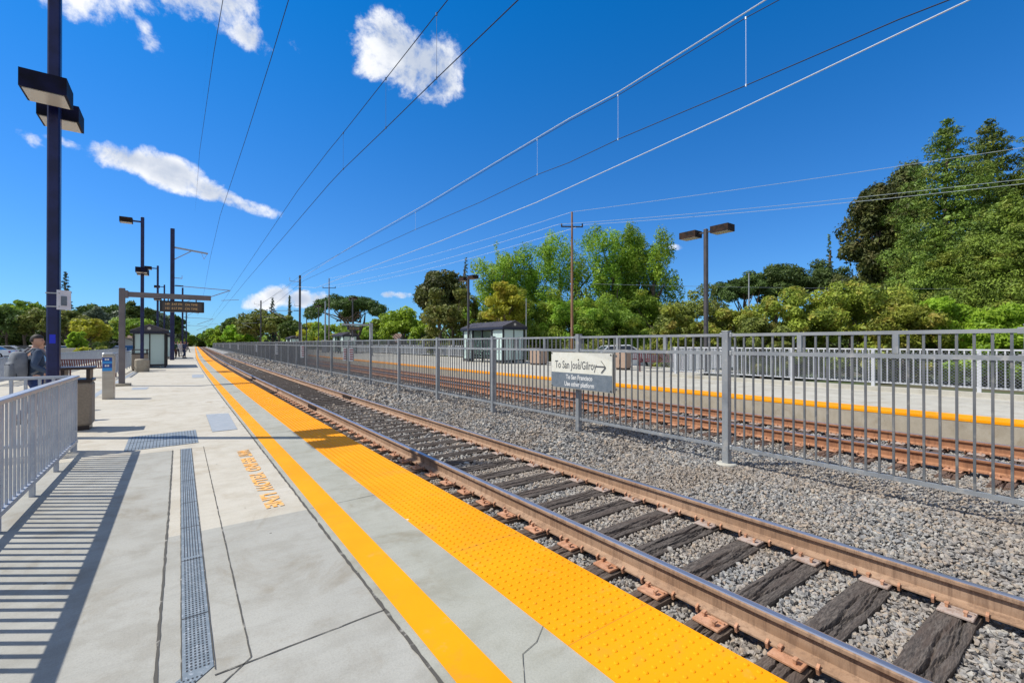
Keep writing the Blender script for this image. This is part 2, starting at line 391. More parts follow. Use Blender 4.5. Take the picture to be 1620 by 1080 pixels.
M = {}
M['conc_grey'] = concrete('concrete_grey', (.345, .338, .302), (.39, .382, .345), (.275, .26, .22))
M['conc_cream'] = concrete('concrete_cream', (.475, .44, .365), (.52, .485, .415), (.40, .355, .28))
M['conc_strip'] = concrete('concrete_strip', (.34, .34, .29), (.38, .375, .325), (.27, .262, .21))
M['conc_wall'] = concrete('concrete_wall', (.38, .335, .26), (.43, .385, .31), (.29, .245, .18))
M['conc_far'] = concrete('concrete_far', (.44, .42, .36), (.48, .46, .40), (.36, .335, .28))
M['asphalt'] = mat('asphalt', (.16, .16, .165), .9, c2=(.22, .22, .22), ns=.6, bump=.3, bs=80)
M['earth'] = mat('earth', (.10, .085, .055), .95, c2=(.07, .10, .035), ns=.25)
M['joint'] = mat('joint_sealant', (.075, .07, .06), .9, c2=(.36, .34, .30), ns=13, lo=.56, hi=.72)
M['yellow'] = yellowmat('yellow_paint', .35); M['tactile'] = yellowmat('tactile_yellow', .22)
M['letter'] = mat('orange_letter_paint', (.78, .36, .06), .75, c2=(.60, .47, .29), ns=22, lo=.42, hi=.66)
M['grate'] = mat('grate_blue_grey', (.145, .18, .21), .6, c2=(.20, .235, .265), ns=12, c3=(.33, .36, .40), n3=60)
M['hole'] = mat('grate_hole', (.035, .04, .05), .9)
M['mat_blue'] = mat('smooth_plate', (.29, .315, .335), .6, c2=(.335, .355, .37), ns=8)
M['stone'] = stonemat('ballast_stone', .84); M['gravel'] = gravelmat('gravel_bed')
M['rail_side'] = rustmat('rail_rust', (.29, .175, .105), (.38, .25, .165), (.16, .095, .06))
M['rail_top'] = mat('rail_running_surface', (.34, .36, .42), .3, .75, c2=(.44, .45, .50), ns=3, stretch=(8, .3, 1))
M['rust2'] = rustmat('rail_rust_red', (.29, .125, .06), (.38, .185, .095), (.17, .075, .04))
M['plate'] = rustmat('plate_rust', (.44, .215, .115), (.54, .30, .19), (.28, .13, .07), (1, 1, 1))
M['plate_in'] = rustmat('plate_grey_rust', (.36, .29, .25), (.44, .35, .30), (.25, .15, .10), (1, 1, 1))
M['tie'] = woodtie('tie_timber', (.062, .050, .043), (.15, .125, .105), (.26, .135, .07))
M['tie2'] = woodtie('tie_timber_red', (.10, .065, .05), (.17, .12, .095), (.32, .15, .07))
M['steel_fence'] = mat('fence_paint', (.12, .13, .14), .4, .15, c2=(.165, .17, .175), ns=2.2, c3=(.24, .235, .22), n3=9, bump=.08, bs=90)
M['steel_light'] = mat('fence_rail_paint', (.235, .25, .265), .4, .2, c2=(.30, .315, .325), ns=2.2, c3=(.38, .375, .36), n3=9)
M['rail_paint'] = mat('railing_paint', (.35, .385, .45), .4, .35, c2=(.43, .46, .51), ns=5, c3=(.52, .53, .54), n3=30)
M['rail_top_tan'] = mat('railing_worn_top', (.50, .47, .44), .35, .4, c2=(.42, .43, .46), ns=4)
M['white_rail'] = mat('white_railing_paint', (.55, .56, .58), .5, c2=(.47, .49, .52), ns=3)
M['navy'] = mat('navy_pole_paint', (.005, .006, .045), .3, .1, c2=(.010, .014, .085), ns=4)
M['head_navy'] = mat('lamp_head_navy', (.004, .004, .009), .6, 0, c2=(.008, .009, .04), ns=2, spec=.15)
M['darkpost'] = mat('dark_post_paint', (.045, .043, .05), .5, .1, c2=(.075, .068, .07), ns=3)
M['bronze'] = mat('lamp_head_bronze', (.014, .011, .010), .65, 0, c2=(.045, .024, .015), ns=7, spec=.15)
M['lens'] = mat('lamp_lens', (.50, .46, .40), .25, c2=(.47, .45, .42), ns=4)
M['taupe'] = mat('sign_post_paint', (.13, .115, .12), .5, .1, c2=(.17, .15, .15), ns=3)
M['black'] = mat('black_frame', (.012, .012, .014), .45)
M['led'] = mat('display_screen', (.055, .045, .04), .35)
M['galv'] = mat('galvanised', (.42, .44, .46), .5, .5, c2=(.34, .36, .38), ns=6)
M['wire_dark'] = mat('wire_dark', (.03, .035, .05), .6, .4)
M['wire_mid'] = mat('wire_mid', (.10, .14, .22), .6, .3)
M['wire_light'] = mat('wire_light', (.62, .68, .74), .4, .2)
M['polewood'] = mat('pole_wood', (.22, .10, .05), .85, c2=(.32, .19, .12), ns=3, stretch=(6, 6, .4))
M['polewood_grey'] = mat('pole_wood_grey', (.17, .13, .11), .85, c2=(.25, .20, .17), ns=3, stretch=(6, 6, .4))
M['bark'] = mat('bark', (.10, .07, .05), .95, c2=(.17, .13, .10), ns=6, bump=.6, bs=20)
M['bark_light'] = mat('bark_light', (.25, .22, .18), .95, c2=(.17, .14, .11), ns=6, bump=.6, bs=20)
M['trash'] = mat('trash_panel', (.30, .245, .185), .85, c2=(.25, .205, .155), ns=40, det=3, bump=.3, bs=150)
M['trash_dark'] = mat('trash_hood', (.035, .024, .022), .4, .2)
M['trash_pink'] = mat('trash_panel_pale', (.42, .30, .225), .85, c2=(.36, .255, .19), ns=30)
M['steel_box'] = mat('brushed_steel', (.44, .39, .33), .35, .6, c2=(.50, .46, .40), ns=4, stretch=(1, 1, 6))
M['blue_label'] = mat('blue_label', (.01, .07, .32), .4); M['cyan_label'] = mat('cyan_label', (.03, .28, .66), .4)
M['white'] = mat('white_paint', (.78, .78, .76), .5, c2=(.70, .70, .68), ns=5); M['paper'] = mat('notice_paper', (.74, .74, .78), .6, c2=(.66, .66, .71), ns=7)
M['red'] = mat('sign_red', (.42, .05, .05), .5); M['maroon'] = mat('bench_maroon', (.115, .035, .04), .45, c2=(.16, .055, .06), ns=6)
M['green_sign'] = mat('sign_green', (.005, .12, .085), .5)
M['sign_cream'] = mat('sign_cream', (.66, .65, .56), .45, c2=(.71, .70, .62), ns=6, c3=(.60, .58, .48), n3=25)
M['sign_grey'] = mat('sign_slate', (.12, .15, .18), .5, c2=(.155, .185, .215), ns=9, c3=(.20, .225, .25), n3=40)
M['sign_text'] = mat('sign_dark_text', (.09, .095, .10), .5); M['sign_frame'] = mat('sign_frame', (.40, .39, .35), .45, .3)
M['bolt'] = mat('bolt_dark', (.03, .025, .02), .5, .3)
M['roof_metal'] = mat('shelter_roof', (.05, .047, .052), .5, .2, c2=(.078, .072, .078), ns=3); M['roof_blue'] = mat('shelter_fascia', (.010, .013, .032), .5)
M['seam'] = mat('roof_seam', (.30, .26, .28), .4, .3)

def glassmat(name, c, rough=.35, tr=.5):
    m = bpy.data.materials.new(name); m.use_nodes = True; w = NT(m.node_tree); b = w.n['Principled BSDF']
    b.inputs['Base Color'].default_value = c4(c); b.inputs['Roughness'].default_value = rough
    b.inputs['Transmission Weight'].default_value = tr; b.inputs['IOR'].default_value = 1.15
    return m
M['frosted'] = glassmat('frosted_glass', (.66, .80, .76), .6, .35)
M['carglass'] = mat('car_glass', (.02, .025, .03), .08, spec=.8)
M['tyre'] = mat('tyre_rubber', (.015, .015, .015), .8); M['rim'] = mat('wheel_rim', (.45, .46, .48), .3, .7)
M['lamp_glass'] = mat('car_lamp', (.7, .7, .68), .15); M['tail'] = mat('car_tail_lamp', (.4, .02, .02), .2)
for k, c in dict(silver=(.50, .53, .56), white=(.74, .76, .78), blue=(.04, .10, .28), black=(.02, .022, .026), grey=(.17, .19, .21)).items():
    M['car_' + k] = mat('car_paint_' + k, c, .25, .2, coat=.6)
LM = {}
LM['poplar'] = leafmat('poplar_leaves', (.055, .14, .014), (.38, .56, .055), (.46, .52, .07), .38, .6)
LM['cedar'] = leafmat('cedar_needles', (.018, .050, .009), (.22, .32, .045), (.28, .29, .05), .15, .45)
LM['cedarlight'] = leafmat('light_needles', (.03, .08, .011), (.29, .41, .055), (.35, .36, .06), .18, .45)
LM['oak'] = leafmat('oak_leaves', (.028, .045, .013), (.15, .175, .042), (.23, .20, .07), .25, .5)
LM['pine'] = leafmat('pine_needles', (.03, .065, .018), (.14, .22, .05), None, .25, .6)
LM['shrub'] = leafmat('shrub_leaves', (.08, .125, .018), (.40, .46, .06), (.48, .38, .08), .35, .9)
LM['bright'] = leafmat('bright_leaves', (.15, .28, .02), (.45, .64, .06), None, .45, .8)
LM['olive'] = leafmat('olive_leaves', (.07, .105, .02), (.28, .32, .065), (.31, .25, .07), .34, .7)
LM['dark'] = leafmat('dark_leaves', (.04, .075, .018), (.16, .24, .05), None, .3, .5)
LM['mid'] = leafmat('mid_leaves', (.085, .17, .022), (.34, .49, .06), (.42, .42, .06), .42, .5)
LM['yellow'] = leafmat('yellow_leaves', (.24, .29, .025), (.60, .60, .06), (.64, .46, .08), .45, .6)
LM['blue'] = leafmat('blue_needles', (.045, .08, .06), (.14, .20, .14), None, .2, .6)
LM['greyg'] = leafmat('grey_leaves', (.085, .125, .075), (.27, .34, .21), None, .3, .6)

def fr(a, b, n): return [a + (b - a) * i / n for i in range(n + 1)]
YS = fr(-16, 12, 7) + fr(14, 70, 28) + fr(76, 320, 30)

# ------------------------------------------------------------------ ground, platforms, track beds
RZ1, RZ2 = -.20, -.02             # rail head heights
T1, T2 = 3.79, 9.25               # track centres
EDGE1, EDGE2 = 2.17, 10.87        # platform edges
P2Z = .20
m = MB(); m.sheet([(-900, -300, -.62), (1200, -300, -.62), (1200, 1800, -.62), (-900, 1800, -.62)])
struct(m.build('ground', M['earth']))
m = MB(); m.box(-75, -7.2, -20, 150, -.6, -.22); struct(m.build('parking_lot', M['asphalt']))
m = MB(); m.extr([(-7.2, -.1), (-2.12, -.1), (-2.12, -.6), (-7.2, -.6)], YS[:40], bent=False); struct(m.build('sidewalk', M['conc_cream']))
m = MB(); m.extr([(-2.12, -.5), (-2.12, 0), (-.0802, 0), (-.0802, -.5)], [-16, 7.96]); struct(m.build('platform', M['conc_grey']))
m = MB(); m.extr([(-2.12, -.5), (-2.12, 0.0015), (-.08, 0.0015), (-.08, -.5)], [7.96] + [y for y in YS if y > 8 and y < 262]); struct(m.build('platform', M['conc_cream']))
m = MB(); m.extr([(-.08, -.5), (-.08, 0), (.935, 0), (.935, -.5)], [-16, 4.42]); struct(m.build('platform', M['conc_grey']))
m = MB(); m.extr([(-.08, -.5), (-.08, 0), (.935, 0), (.935, -.5)], [4.42] + [y for y in YS if y > 5 and y < 262]); struct(m.build('platform', M['conc_cream']))
m = MB(); m.extr([(.935, -.5), (.935, 0), (EDGE1 - .005, 0), (EDGE1 - .005, -.12), (EDGE1 - .06, -.14), (EDGE1 - .06, -.5)], [y for y in YS if y < 262]); struct(m.build('platform_edge', M['conc_strip']))
# gutter strip by the kerb
m = MB(); m.extr([(-2.06, .004), (-1.90, .004), (-1.90, .0045), (-2.06, .0045)], [9.5] + [y for y in YS if 10 < y < 250]); struct(m.build('gutter_strip', M['mat_blue']))
# second platform
m = MB(); m.extr([(EDGE2, -.5), (EDGE2, P2Z), (15.2, P2Z + .03), (15.2, -.5)], [y for y in YS if y < 262]); struct(m.build('far_platform', M['conc_far']))
m = MB(); m.extr([(15.2, -.5), (15.2, P2Z + .03), (20.5, P2Z + .05), (20.5, -.5)], [10.6] + [y for y in YS if 12 < y < 240]); struct(m.build('far_platform', M['conc_far']))
m = MB(); m.extr([(EDGE2 - .012, P2Z - .035), (EDGE2 - .012, P2Z + .008), (EDGE2 + .3, P2Z + .010), (EDGE2 + .62, P2Z + .012), (EDGE2 + .62, P2Z - .035)], [y for y in YS if y < 262]); struct(m.build('far_tactile_strip', M['tactile']))
m = MB(); m.extr([(EDGE2 - .01, -.5), (EDGE2 - .01, P2Z - .045), (EDGE2 + .02, P2Z - .045), (EDGE2 + .02, -.5)], [y for y in YS if y < 262]); struct(m.build('far_platform_wall', M['conc_wall']))
m = MB(); m.extr([(15.1, P2Z + .02), (15.1, P2Z + .14), (15.45, P2Z + .14), (15.45, P2Z + .02)], [-8, 10.5], bent=False); struct(m.build('kerb', M['conc_far']))
# painted line
m = MB(); m.extr([(.99, .003), (1.19, .003), (1.19, .0042), (.99, .0042)], [y for y in YS if y < 258]); struct(m.build('painted_line', M['yellow']))
# tactile strip: a raised sheet with truncated domes
rng = np.random.default_rng(4)
TX0, TX1 = 1.56, EDGE1 + .002
m = MB(); m.extr([(TX0, -.003), (TX0, .005), (TX1, .005), (TX1, -.05)], [y for y in YS if y < 258])
sp = .0605; yy = .35
while yy < 24:
    n8 = 8 if yy < 8 else 6
    for i in range(10):
        x = TX0 + .033 + i * .0604 + bend(yy); vs = []
        for (r, z) in ((.0135, .0049), (.0115, .0082), (.0075, .0105)):
            vs += [(x + r * cos(2 * pi * k / n8), yy + r * sin(2 * pi * k / n8), z) for k in range(n8)]
        fs = [tuple(range(2 * n8, 3 * n8))]
        for q in range(2):
            for k in range(n8): j = (k + 1) % n8; fs.append((q * n8 + k, q * n8 + j, q * n8 + n8 + j, q * n8 + n8 + k))
        m.add(vs, fs)
    yy += sp
me = bpy.data.meshes.new('tactile_strip'); me.from_pydata(m.v, [], m.f); me.update(); struct(link('tactile_strip', me, M['tactile']))

# sawn joints with uneven edges
def joint(pts, w, z=.0035, seed=0, m_=None, name='expansion_joint'):
    rn = random.Random(seed); L = []; Rr = []; segs = []
    for a, b in zip(pts[:-1], pts[1:]):
        n = max(2, int(math.dist(a, b) / .06)); n = min(n, 400)
        segs += [((a[0] + (b[0] - a[0]) * i / n), (a[1] + (b[1] - a[1]) * i / n)) for i in range(n)]
    segs.append(pts[-1]); vs = []; fs = []
    for i, p in enumerate(segs):
        q = segs[min(i + 1, len(segs) - 1)]; o = segs[max(i - 1, 0)]
        t = Vector((q[0] - o[0], q[1] - o[1])).normalized(); nx, ny = -t.y, t.x
        w1 = w * (.35 + .5 * rn.random()); w2 = w * (.35 + .5 * rn.random())
        b = bend(p[1]); vs += [(p[0] + b + nx * w1, p[1] + ny * w1, z), (p[0] + b - nx * w2, p[1] - ny * w2, z)]
    for i in range(len(segs) - 1): fs.append((2 * i, 2 * i + 2, 2 * i + 3, 2 * i + 1))
    o = MB().add(vs, fs).build(name, m_ or M['joint']); return struct(o)
joint([(.935, -3), (.935, 12), (.935, 60)], .0155, seed=1)
joint([(-.08, -3), (-.085, 3.2), (-.078, 5.2), (-.08, 7.96)], .011, seed=2)
joint([(.278, 2.5), (.278, 8.0)], .006, seed=3)
joint([(.2785, 2.5), (-.3, 1.92)], .006, seed=4)
joint([(.13, 2.46), (.935, 2.5)], .006, seed=5)
joint([(.955, 4.42), (1.56, 4.45)], .0045, seed=7)
joint([(1.20, 1.55), (1.34, 1.75), (1.45, 1.78), (1.56, 1.86)], .003, seed=8)
for k, y in enumerate((9.9, 13.9, 18, 22.2, 26.5, 31, 36)):
    joint([(.955, y - 1.4), (1.56, y - 1.38)], .005, seed=10 + k)
    joint([(-2.1, y), (.92, y + .05)], .006, seed=30 + k, m_=M['conc_grey'])
# slot drain: a channel lid of ribbed plates
def drain():
    m = MB(); h = MB(); x0, x1 = .011, .130; z = .004
    m.extr([(x0, -.01), (x0, z), (x1, z), (x1, -.01)], [2.53, 7.98], bent=False)
    # the 45 degree turn towards the lower left
    a = (x0, 2.53); b = (x1, 2.53); k = -.9
    m.add([(a[0], a[1], z), (b[0], b[1], z), (b[0] + k, b[1] + k, z), (a[0] + k, a[1] + k, z)], [(0, 1, 2, 3)])
    y = 2.56
    while y < 7.95:
        near = y < 3.9
        if near:
            for i in range(6):
                x = x0 + .018 + i * .0165; h.add([(x - .004, y - .006, z + .0012), (x + .004, y - .006, z + .0012), (x + .004, y + .006, z + .0012), (x - .004, y + .006, z + .0012)], [(0, 1, 2, 3)])
            y += .024
        else: break
    for i in range(6):
        x = x0 + .018 + i * .0165
        h.add([(x - .0026, 3.92, z + .0012), (x + .0026, 3.92, z + .0012), (x + .0026, 7.95, z + .0012), (x - .0026, 7.95, z + .0012)], [(0, 1, 2, 3)])
    for i in range(22):
        for j in range(6):
            t = .03 + i * .026; x = x0 + .018 + j * .0165 - t; yy_ = 2.52 - t
            h.add([(x - .005, yy_ - .003, z + .0012), (x + .002, yy_ - .006, z + .0012), (x + .005, yy_ + .003, z + .0012), (x - .002, yy_ + .006, z + .0012)], [(0, 1, 2, 3)])
    for y in (3.05, 3.86, 4.55, 5.25, 6.1, 7.1): h.add([(x0, y, z + .0014), (x1, y + .005, z + .0014), (x1, y + .013, z + .0014), (x0, y + .008, z + .0014)], [(0, 1, 2, 3)])
    d = m.build('drain_cover', M['grate']); tag(d, 'long blue grey slotted drain cover running along the platform and turning at its near end', 'drain')
    s = h.build('slots', M['hole'], d)
    e = joint([(x0 - .003, 2.5), (x0 - .004, 7.98)], .004, z=.0052, seed=40, name='drain_edge_joint')
    e = joint([(x1 + .004, 2.5), (x1 + .004, 7.98)], .004, z=.0052, seed=41, name='drain_edge_joint')
drain()
# ribbed access cover, plain plates
def quad(pts, z, mt, name, label, ribs=0):
    P = [unproj(u, v, 0) for u, v in pts]; m = MB(); m.sheet([(x, y, z) for x, y in P]); m.sheet([(x, y, z - .006) for x, y in P])
    o = m.build(name, mt); tag(o, label, 'cover')
    if ribs:
        r = MB()
        for i in range(1, ribs):
            t = i / ribs; A = Vector(P[0]).lerp(Vector(P[3]), t); B = Vector(P[1]).lerp(Vector(P[2]), t); w_ = .006
            dv = (Vector(P[3]) - Vector(P[0])).normalized() * w_
            r.sheet([(A.x, A.y, z + .0012), (A.x + dv.x, A.y + dv.y, z + .0012), (B.x + dv.x, B.y + dv.y, z + .0012), (B.x, B.y, z + .0012)])
        for t in (.1, .5):
            A = Vector(P[0]).lerp(Vector(P[1]), t); B = Vector(P[3]).lerp(Vector(P[2]), t); dv = (Vector(P[1]) - Vector(P[0])).normalized() * .012
            r.sheet([(A.x, A.y, z + .0016), (B.x, B.y, z + .0016), (B.x + dv.x, B.y + dv.y, z + .0016), (A.x + dv.x, A.y + dv.y, z + .0016)])
        r.build('ribs', M['hole'], o)
    return o
quad([(196, 714.5), (205, 691.4), (310, 680), (314.3, 699.8)], .006, M['grate'], 'access_cover', 'ribbed blue grey metal access cover set in the cream platform slab', ribs=22)
quad([(336.3, 683), (326, 655.5), (361.5, 653.5), (376, 678.8)], .006, M['mat_blue'], 'smooth_cover', 'smooth pale blue square plate set in the platform beside the painted line')
quad([(208, 616.5), (210, 613), (236, 612.2), (232, 616)], .006, M['mat_blue'], 'smooth_cover', 'small pale plate in the platform just right of the display gantry foot')
quad([(304, 597.5), (304, 592.5), (322, 592), (323, 597)], .006, M['mat_blue'], 'smooth_cover', 'small pale square plate in the platform near the shelter shadow')
# painted words
WY = 7.39
for wd, wl_ in (('WAIT', .44), ('BEHIND', .74), ('YELLOW', .80), ('LINE', .46)):
    me = font_mesh(wd, .205, .0004, 1.0, bold=.010); xs = [v.co.x for v in me.vertices]; ys_ = [v.co.y for v in me.vertices]
    me.transform(Matrix.Translation((-min(xs), -(max(ys_) + min(ys_)) / 2, 0))); me.transform(Matrix.Diagonal((wl_ / (max(xs) - min(xs)), .15 / (max(ys_) - min(ys_)), 1, 1)))
    me.transform(Matrix.Translation((.71, WY, .0055)) @ Matrix.Rotation(-pi / 2, 4, 'Z')); me.materials.clear(); me.materials.append(M['letter'])
    o = bpy.data.objects.new('painted_word', me); COL.objects.link(o); WY -= wl_ + .10
    tag(o, 'faded orange painted word ' + wd + ' on the cream platform slab', 'lettering', 'painted warning words')

# ballast
def bz(x):
    P = [(2.0, -.47), (2.45, -.45), (3.2, -.43), (4.4, -.43), (5.1, -.43), (5.7, -.31), (6.1, -.265), (7.2, -.255), (7.9, -.255), (10.6, -.255), (11, -.26)]
    for a, b in zip(P[:-1], P[1:]):
        if x <= b[0]: return a[1] + (b[1] - a[1]) * max(0, (x - a[0])) / (b[0] - a[0])
    return -.26
m = MB(); m.extr([(x, bz(x) - .02) for x in (2.05, 2.45, 3.2, 4.4, 5.1, 5.7, 6.1, 7.2, 7.9, 9, 10.6, 10.95)], fr(-14, 12, 8) + fr(14, 70, 28) + fr(76, 800, 60), closed=False)
struct(m.build('ballast_bed', M['gravel']))
TSP = .475; TY0 = .75
def stones(name, n, y0, y1, size, seed, x0=2.14, x1=10.84, hard=True, dlim=(0, 99)):
    g = np.random.default_rng(seed); x = g.uniform(x0, x1, n); y = g.uniform(y0, y1, n)
    d = x * ST + y * CT; r = x * CT - y * ST
    ok = (d > .9) & (d >= dlim[0]) & (d < dlim[1]) & (r < d * 1.35 + .6)
    ph1 = ((y - TY0 + TSP / 2) % TSP) - TSP / 2; intie1 = (np.abs(ph1) < .118) & (np.abs(x - T1) < 1.28)
    ph2 = ((y - .5 + TSP / 2) % TSP) - TSP / 2; intie2 = (np.abs(ph2) < .118 + size * .3 * (size > .06)) & (np.abs(x - T2) < 1.28); intie1 = intie1 | ((size > .06) & (np.abs(ph1) < .118 + size * .3) & (np.abs(x - T1) < 1.28))
    ok &= ~(intie1 | intie2); x = x[ok]; y = y[ok]; n = len(x)
    z = np.array([bz(v) for v in x]) + g.normal(0, size * .22, n) + .25 * size * 0
    near_rail = (np.abs(np.abs(x - T1) - .75) < .09) | (np.abs(np.abs(x - T2) - .75) < .09); z = z - near_rail * .03
    if size > .06: z = z - ((np.abs(x - T1) < 1.35) | (np.abs(x - T2) < 1.35)) * (size * .62)
    if hard:
        t = (1 + 5 ** .5) / 2; B = np.array([(-1, t, 0), (1, t, 0), (-1, -t, 0), (1, -t, 0), (0, -1, t), (0, 1, t), (0, -1, -t), (0, 1, -t), (t, 0, -1), (t, 0, 1), (-t, 0, -1), (-t, 0, 1)]) / 1.9
        F = np.array([(0, 11, 5), (0, 5, 1), (0, 1, 7), (0, 7, 10), (0, 10, 11), (1, 5, 9), (5, 11, 4), (11, 10, 2), (10, 7, 6), (7, 1, 8), (3, 9, 4), (3, 4, 2), (3, 2, 6), (3, 6, 8), (3, 8, 9), (4, 9, 5), (2, 4, 11), (6, 2, 10), (8, 6, 7), (9, 8, 1)])
    else:
        B = np.array([(-1, -1, -1), (1, -1, -1), (1, 1, -1), (-1, 1, -1), (-1, -1, 1), (1, -1, 1), (1, 1, 1), (-1, 1, 1)]) * .62
        F = np.array([(0, 2, 1), (0, 3, 2), (4, 5, 6), (4, 6, 7), (0, 1, 5), (0, 5, 4), (1, 2, 6), (1, 6, 5), (2, 3, 7), (2, 7, 6), (3, 0, 4), (3, 4, 7)])
    k = len(B); V = B[None] * g.uniform(.55, 1.35, (n, k, 1)) + g.normal(0, .16, (n, k, 3)); V = np.clip(V, -g.uniform(.55, 1.0, (n, 1, 3)), g.uniform(.55, 1.0, (n, 1, 3)))
    sc = size * .5 * g.lognormal(0, .28, n)[:, None] * np.stack([g.uniform(.95, 1.8, n), g.uniform(.75, 1.2, n), g.uniform(.45, .95, n)], 1)
    V = V * sc[:, None, :]
    q = g.normal(0, 1, (n, 4)); q[:, 1:3] *= .45; q /= np.linalg.norm(q, axis=1)[:, None]; w_, a, b, c = q.T
    Rm = np.stack([1 - 2 * (b * b + c * c), 2 * (a * b - c * w_), 2 * (a * c + b * w_), 2 * (a * b + c * w_), 1 - 2 * (a * a + c * c), 2 * (b * c - a * w_),
                   2 * (a * c - b * w_), 2 * (b * c + a * w_), 1 - 2 * (a * a + b * b)], 1).reshape(n, 3, 3)
    V = np.einsum('nij,nkj->nki', Rm, V)
    bb = np.array([bend(v) for v in y]); V += np.stack([x + bb, y, z], 1)[:, None, :]
    FF = (F[None] + (np.arange(n) * k)[:, None, None]).reshape(-1, 3)
    return V.reshape(-1, 3), FF
parts_ = [stones('s', 210000, -.6, 9.5, .032, 1, dlim=(0, 7.2)), stones('s', 120000, 0, 20, .046, 2, dlim=(7.0, 14), hard=False),
          stones('s', 95000, 6, 48, .085, 3, dlim=(13.6, 36), hard=False), stones('s', 40000, 30, 100, .15, 5, dlim=(35, 80), hard=False)]
off = 0; VV = []; FF = []
for v_, f_ in parts_: VV.append(v_); FF.append(f_ + off); off += len(v_)
o = link('ballast_stones', npmesh('ballast_stones', np.concatenate(VV), np.concatenate(FF)), M['stone'])
tag(o, 'loose grey and tan ballast stones lying between and beside the railway tracks', 'ballast', kind='stuff')
del VV, FF, parts_

# ------------------------------------------------------------------ ties
def tie_mesh(seed, L=2.56, W=.225, H=.17):
    g = random.Random(seed); nx, ny = 90, 30; vs = []; fs = []
    cr = [(g.uniform(-.07, .07), g.uniform(-1.2, .9), g.uniform(.3, 1.1), g.uniform(.015, .035)) for _ in range(8)]
    for i in range(nx + 1):
        x = -L / 2 + L * i / nx
        wob = .006 * sin(x * 5 + seed) + .004 * sin(x * 17 + seed * 2)
        for j in range(ny + 1):
            t = j / ny; y = -W / 2 + W * t + wob * (1 if t > .5 else -1) * (.4 + g.random() * .2)
            z = -.004 * g.random() - .010 * (abs(t - .5) * 2) ** 6
            for (cy, cx, cl, dp) in cr:
                ex = (x - cx) / cl
                if abs(ex) < 1:
                    q = abs(y - cy - .012 * sin(x * 9 + cy * 50)) / .0105
                    if q < 1: z -= dp * (1 - ex * ex) * (1 - q)
            vs.append((x, y, z))
    n1 = (ny + 1)
    for i in range(nx):
        for j in range(ny): a = i * n1 + j; fs.append((a, a + n1, a + n1 + 1, a + 1))
    o = len(vs)
    for i in range(nx + 1):
        for j in (0, ny): x, y, z = vs[i * n1 + j]; vs.append((x, y * .99, -H))
    for i in range(nx):
        for s, j in ((0, 0), (1, ny)):
            a = i * n1 + j; b = a + n1; c = o + 2 * (i + 1) + s; d = o + 2 * i + s; fs.append((a, b, c, d) if s else (a, d, c, b))
    for i in (0, nx):
        ring = [i * n1 + j for j in range(ny + 1)] + [o + 2 * i + 1, o + 2 * i]; fs.append(tuple(ring))
    me = bpy.data.meshes.new('timber'); me.from_pydata(vs, [], fs); me.update(); return me
TIE_ME = [tie_mesh(s) for s in (1, 2, 3, 4, 5, 6)]
for t_ in TIE_ME: fixn(t_); t_.materials.append(M['tie'])
TIE_ME2 = [t_.copy() for t_ in TIE_ME]
for t_ in TIE_ME2: t_.materials.clear(); t_.materials.append(M['tie2'])
def plate_mb(s):
    m = MB(); m.cbox((s * .752, 0, .010), (.37, .19, .018), .004)
    m.cbox((s * .752 + .09, 0, .024), (.012, .17, .012)); m.cbox((s * .752 - .09, 0, .024), (.012, .17, .012)); return m
def spikes_mb(s):
    m = MB()
    for dx, dy in ((-.155, -.05), (.155, .05), (-.105, .055), (.105, -.055), (.15, -.045)):
        x = s * .752 + dx; m.cbox((x, dy, .028), (.016, .016, .03)); m.cbox((x + (.008 if dx < 0 else -.008), dy, .046), (.036, .026, .012), .003)
    return m
def make_tie(loc, i, mes, label, group, parts, z):
    o = bpy.data.objects.new('railway_tie', mes[i % 6]); COL.objects.link(o); o.location = loc
    rn = random.Random(i * 7 + int(loc[0])); o.rotation_euler = (0, 0, (pi if rn.random() < .5 else 0) + rn.uniform(-.012, .012)); tag(o, label, 'railway tie', group)
    return o
PL = [plate_mb(s) for s in (-1, 1)]; SPK = [spikes_mb(s) for s in (-1, 1)]
def one_spike(x, dy, s):
    m = MB(); m.cbox((x, dy, .028), (.016, .016, .03)); m.cbox((x + (.008 if s < 0 else -.008), dy, .046), (.036, .026, .012), .003); return m
SP5 = [[one_spike(s * .752 + dx, dy, dx) for dx, dy in ((-.155, -.05), (.155, .05), (-.105, .055), (.105, -.055), (.15, -.045))] for s in (-1, 1)]
pl_me = []; sp_me = []
for s in (0, 1):
    a = bpy.data.meshes.new('tie_plate'); a.from_pydata(PL[s].v, [], PL[s].f); fixn(a); a.materials.append(M['plate'] if s == 0 else M['plate_in']); pl_me.append(a)
    L5 = []
    for q5 in SP5[s]: b = bpy.data.meshes.new('spike'); b.from_pydata(q5.v, [], q5.f); fixn(b); b.materials.append(M['plate']); L5.append(b)
    sp_me.append(L5)
TIE_Z1 = RZ1 - .172 - .020; TIE_Z2 = RZ2 - .172 - .020
for i in range(190):
    y = TY0 + (i - 1) * TSP; rn = random.Random(i)
    t = make_tie((T1 + bend(y) + rn.uniform(-.03, .03), y, TIE_Z1), rn.randrange(6) + i * 0, TIE_ME, 'weathered dark timber tie under the two rails beside the yellow strip', 'timber ties of the near track', True, TIE_Z1)
    t.rotation_euler = (0, 0, rn.uniform(-.01, .01))
    if i < 40:
        for s in (0, 1):
            p = bpy.data.objects.new('tie_plate', pl_me[s]); COL.objects.link(p); p.parent = t
            if i < (22 if t.location.x < 6 else 12):
                for b5 in sp_me[s]: q = bpy.data.objects.new('spike', b5); COL.objects.link(q); q.parent = p
